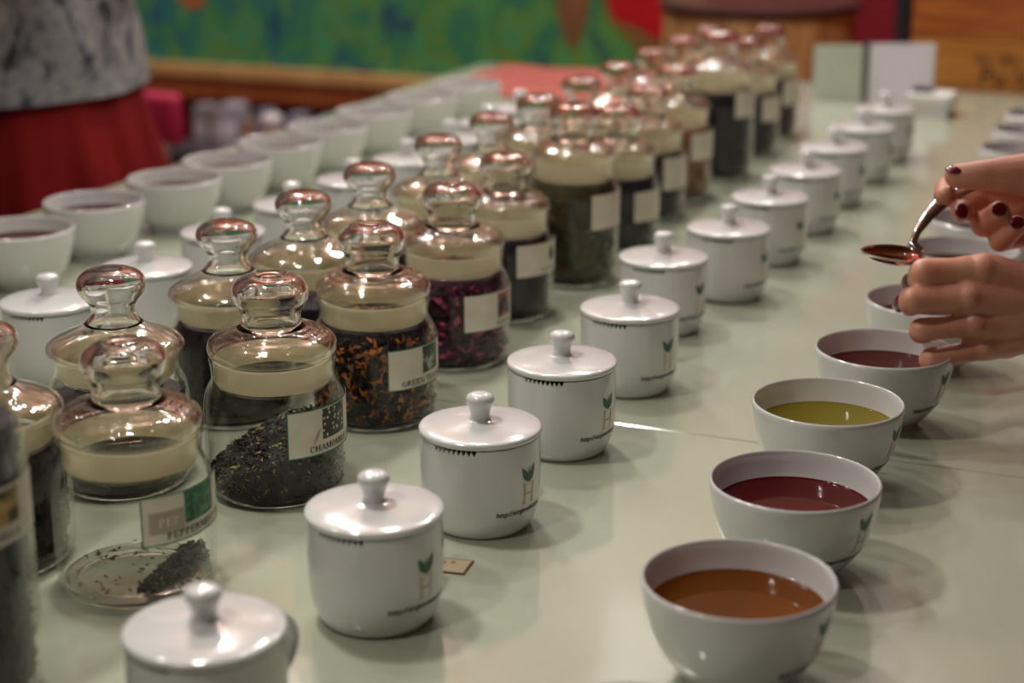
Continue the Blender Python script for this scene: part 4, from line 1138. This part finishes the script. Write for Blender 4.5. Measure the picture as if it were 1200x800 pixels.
for k in range(n): vs.append(spoon_pt(2*PI*k/n, .9, -1.0))
fs = [(0, 1+k, 1+(k+1) % n) for k in range(n)]
for k in range(n): vs.append(spoon_pt(2*PI*k/n, .93, -.4))
for k in range(n): fs.append((1+k, 1+n+k, 1+n+(k+1) % n, 1+(k+1) % n))
mb.add(vs, fs)
t = obj('tea', mb.mesh('tea', liquid('spoon_tea', (.55, .14, .005)), 60), None, sc_c); tag(t, 'amber tea held in the teaspoon', 'tea', None, 'stuff')

# woman at the left ---------------------------------------------
W0 = Vector((-1345, 1712, 0))
wm = thing('person', 'person in a grey patterned top and dark red skirt standing beyond the left bowls', 'person', (W0.x, W0.y, 0))
wb = MB()
ell(wb, (0, 0, 40), (115, 145, 110)); ell(wb, (0, 0, 200), (95, 125, 150)); ell(wb, (0, 0, 400), (105, 150, 150))
caps(wb, (0, -130, 500), (0, 130, 500), 50, 50); caps(wb, (0, 0, 520), (5, 0, 620), 52, 48)
ell(wb, (25, 0, 715), (92, 74, 112)); caps(wb, (118, 0, 690), (108, 0, 725), 11, 6)
for s in (-1, 1):
    ell(wb, (15, s*74, 705), (16, 8, 28))
    chain(wb, [(0, s*165, 490), (0, s*200, 260), (190, s*90, 300)], [46, 36, 24])
    for k, o_ in enumerate((-22, -8, 8, 22)): chain(wb, [(190, s*90, 300), (235, s*(80-o_*.2), 310+o_), (262, s*(60-o_*.2), 306+o_), (268, s*(42), 300+o_)], [22, 9, 8, 7])
    chain(wb, [(190, s*90, 300), (225, s*75, 340), (250, s*50, 345)], [20, 10, 8])
    chain(wb, [(0, s*75, 0), (0, s*75, -380), (0, s*75, -690)], [80, 52, 34]); caps(wb, (-20, s*75, -715), (150, s*85, -722), 27, 20)
obj('body', remesh(wb, 7, 3), wm)
def wob(r, z, a, k, i, f=1): return r+f*(9*math.sin(a*9+z*.004)+5*math.sin(a*17+1+z*.006)), z
mb = MB(); prof = []
for i in range(25):
    t_ = i/24; z = 120-t_*740; prof.append((147+193*t_**1.1, z))
prof2 = [(r-3, z) for r, z in reversed(prof)]
mb.lathe(prof+prof2+[prof[0]], 120, fn=lambda r, z, a, k, i: (lambda q: (r*(1+.12*math.cos(2*a+PI)*.5)+min(1, (120-z)/260)*(9*math.sin(a*13+z*.004)+5*math.sin(a*29+1)), z))(0))
tag(obj('skirt', mb.mesh('skirt', simple('dark_red_skirt_cloth', (.20, .010, .010), .9, .15, var=.25, bscale=9, bump=.3), 60), wm), 'dark red gathered skirt')
pt = ramp_mat('grey_patterned_cloth', [(.04, .04, .05), (.15, .15, .18), (.34, .33, .33), (.19, .19, .22), (.42, .39, .37)], (1.3, 1.3, .8), 15, .8, 9, 2.0, lo=.36, hi=.64)
mb = MB(); prof = arc([(168, 76), (166, 100), (160, 160), (146, 240), (150, 330), (168, 420), (160, 500), (110, 545), (62, 560)], 4)
mb.lathe(prof+[(max(20, r-4), z) for r, z in reversed(prof)]+[prof[0]], 96, fn=lambda r, z, a, k, i: (r*(1+.06*math.cos(2*a+PI))+2.5*math.sin(a*7+z*.03), z))
tag(obj('blouse', mb.mesh('blouse', pt, 60), wm), 'grey patterned top')
for s in (-1, 1):
    mb = MB(); mb.tube([(0, s*140, 500), (0, s*172, 470), (0, s*196, 330), (0, s*203, 290)], [60, 56, 50, 48], 20); obj('sleeve', mb.mesh('sleeve', pt, 60), wm)
def wh(mb): ell(mb, (5, 0, 745), (98, 84, 100)); caps(mb, (-40, 0, 720), (-50, 0, 560), 62, 45)
cloth(wh, 7, simple('black_hair', (.02, .014, .012), .45), 'hair', wm)
bpy.context.view_layer.update()
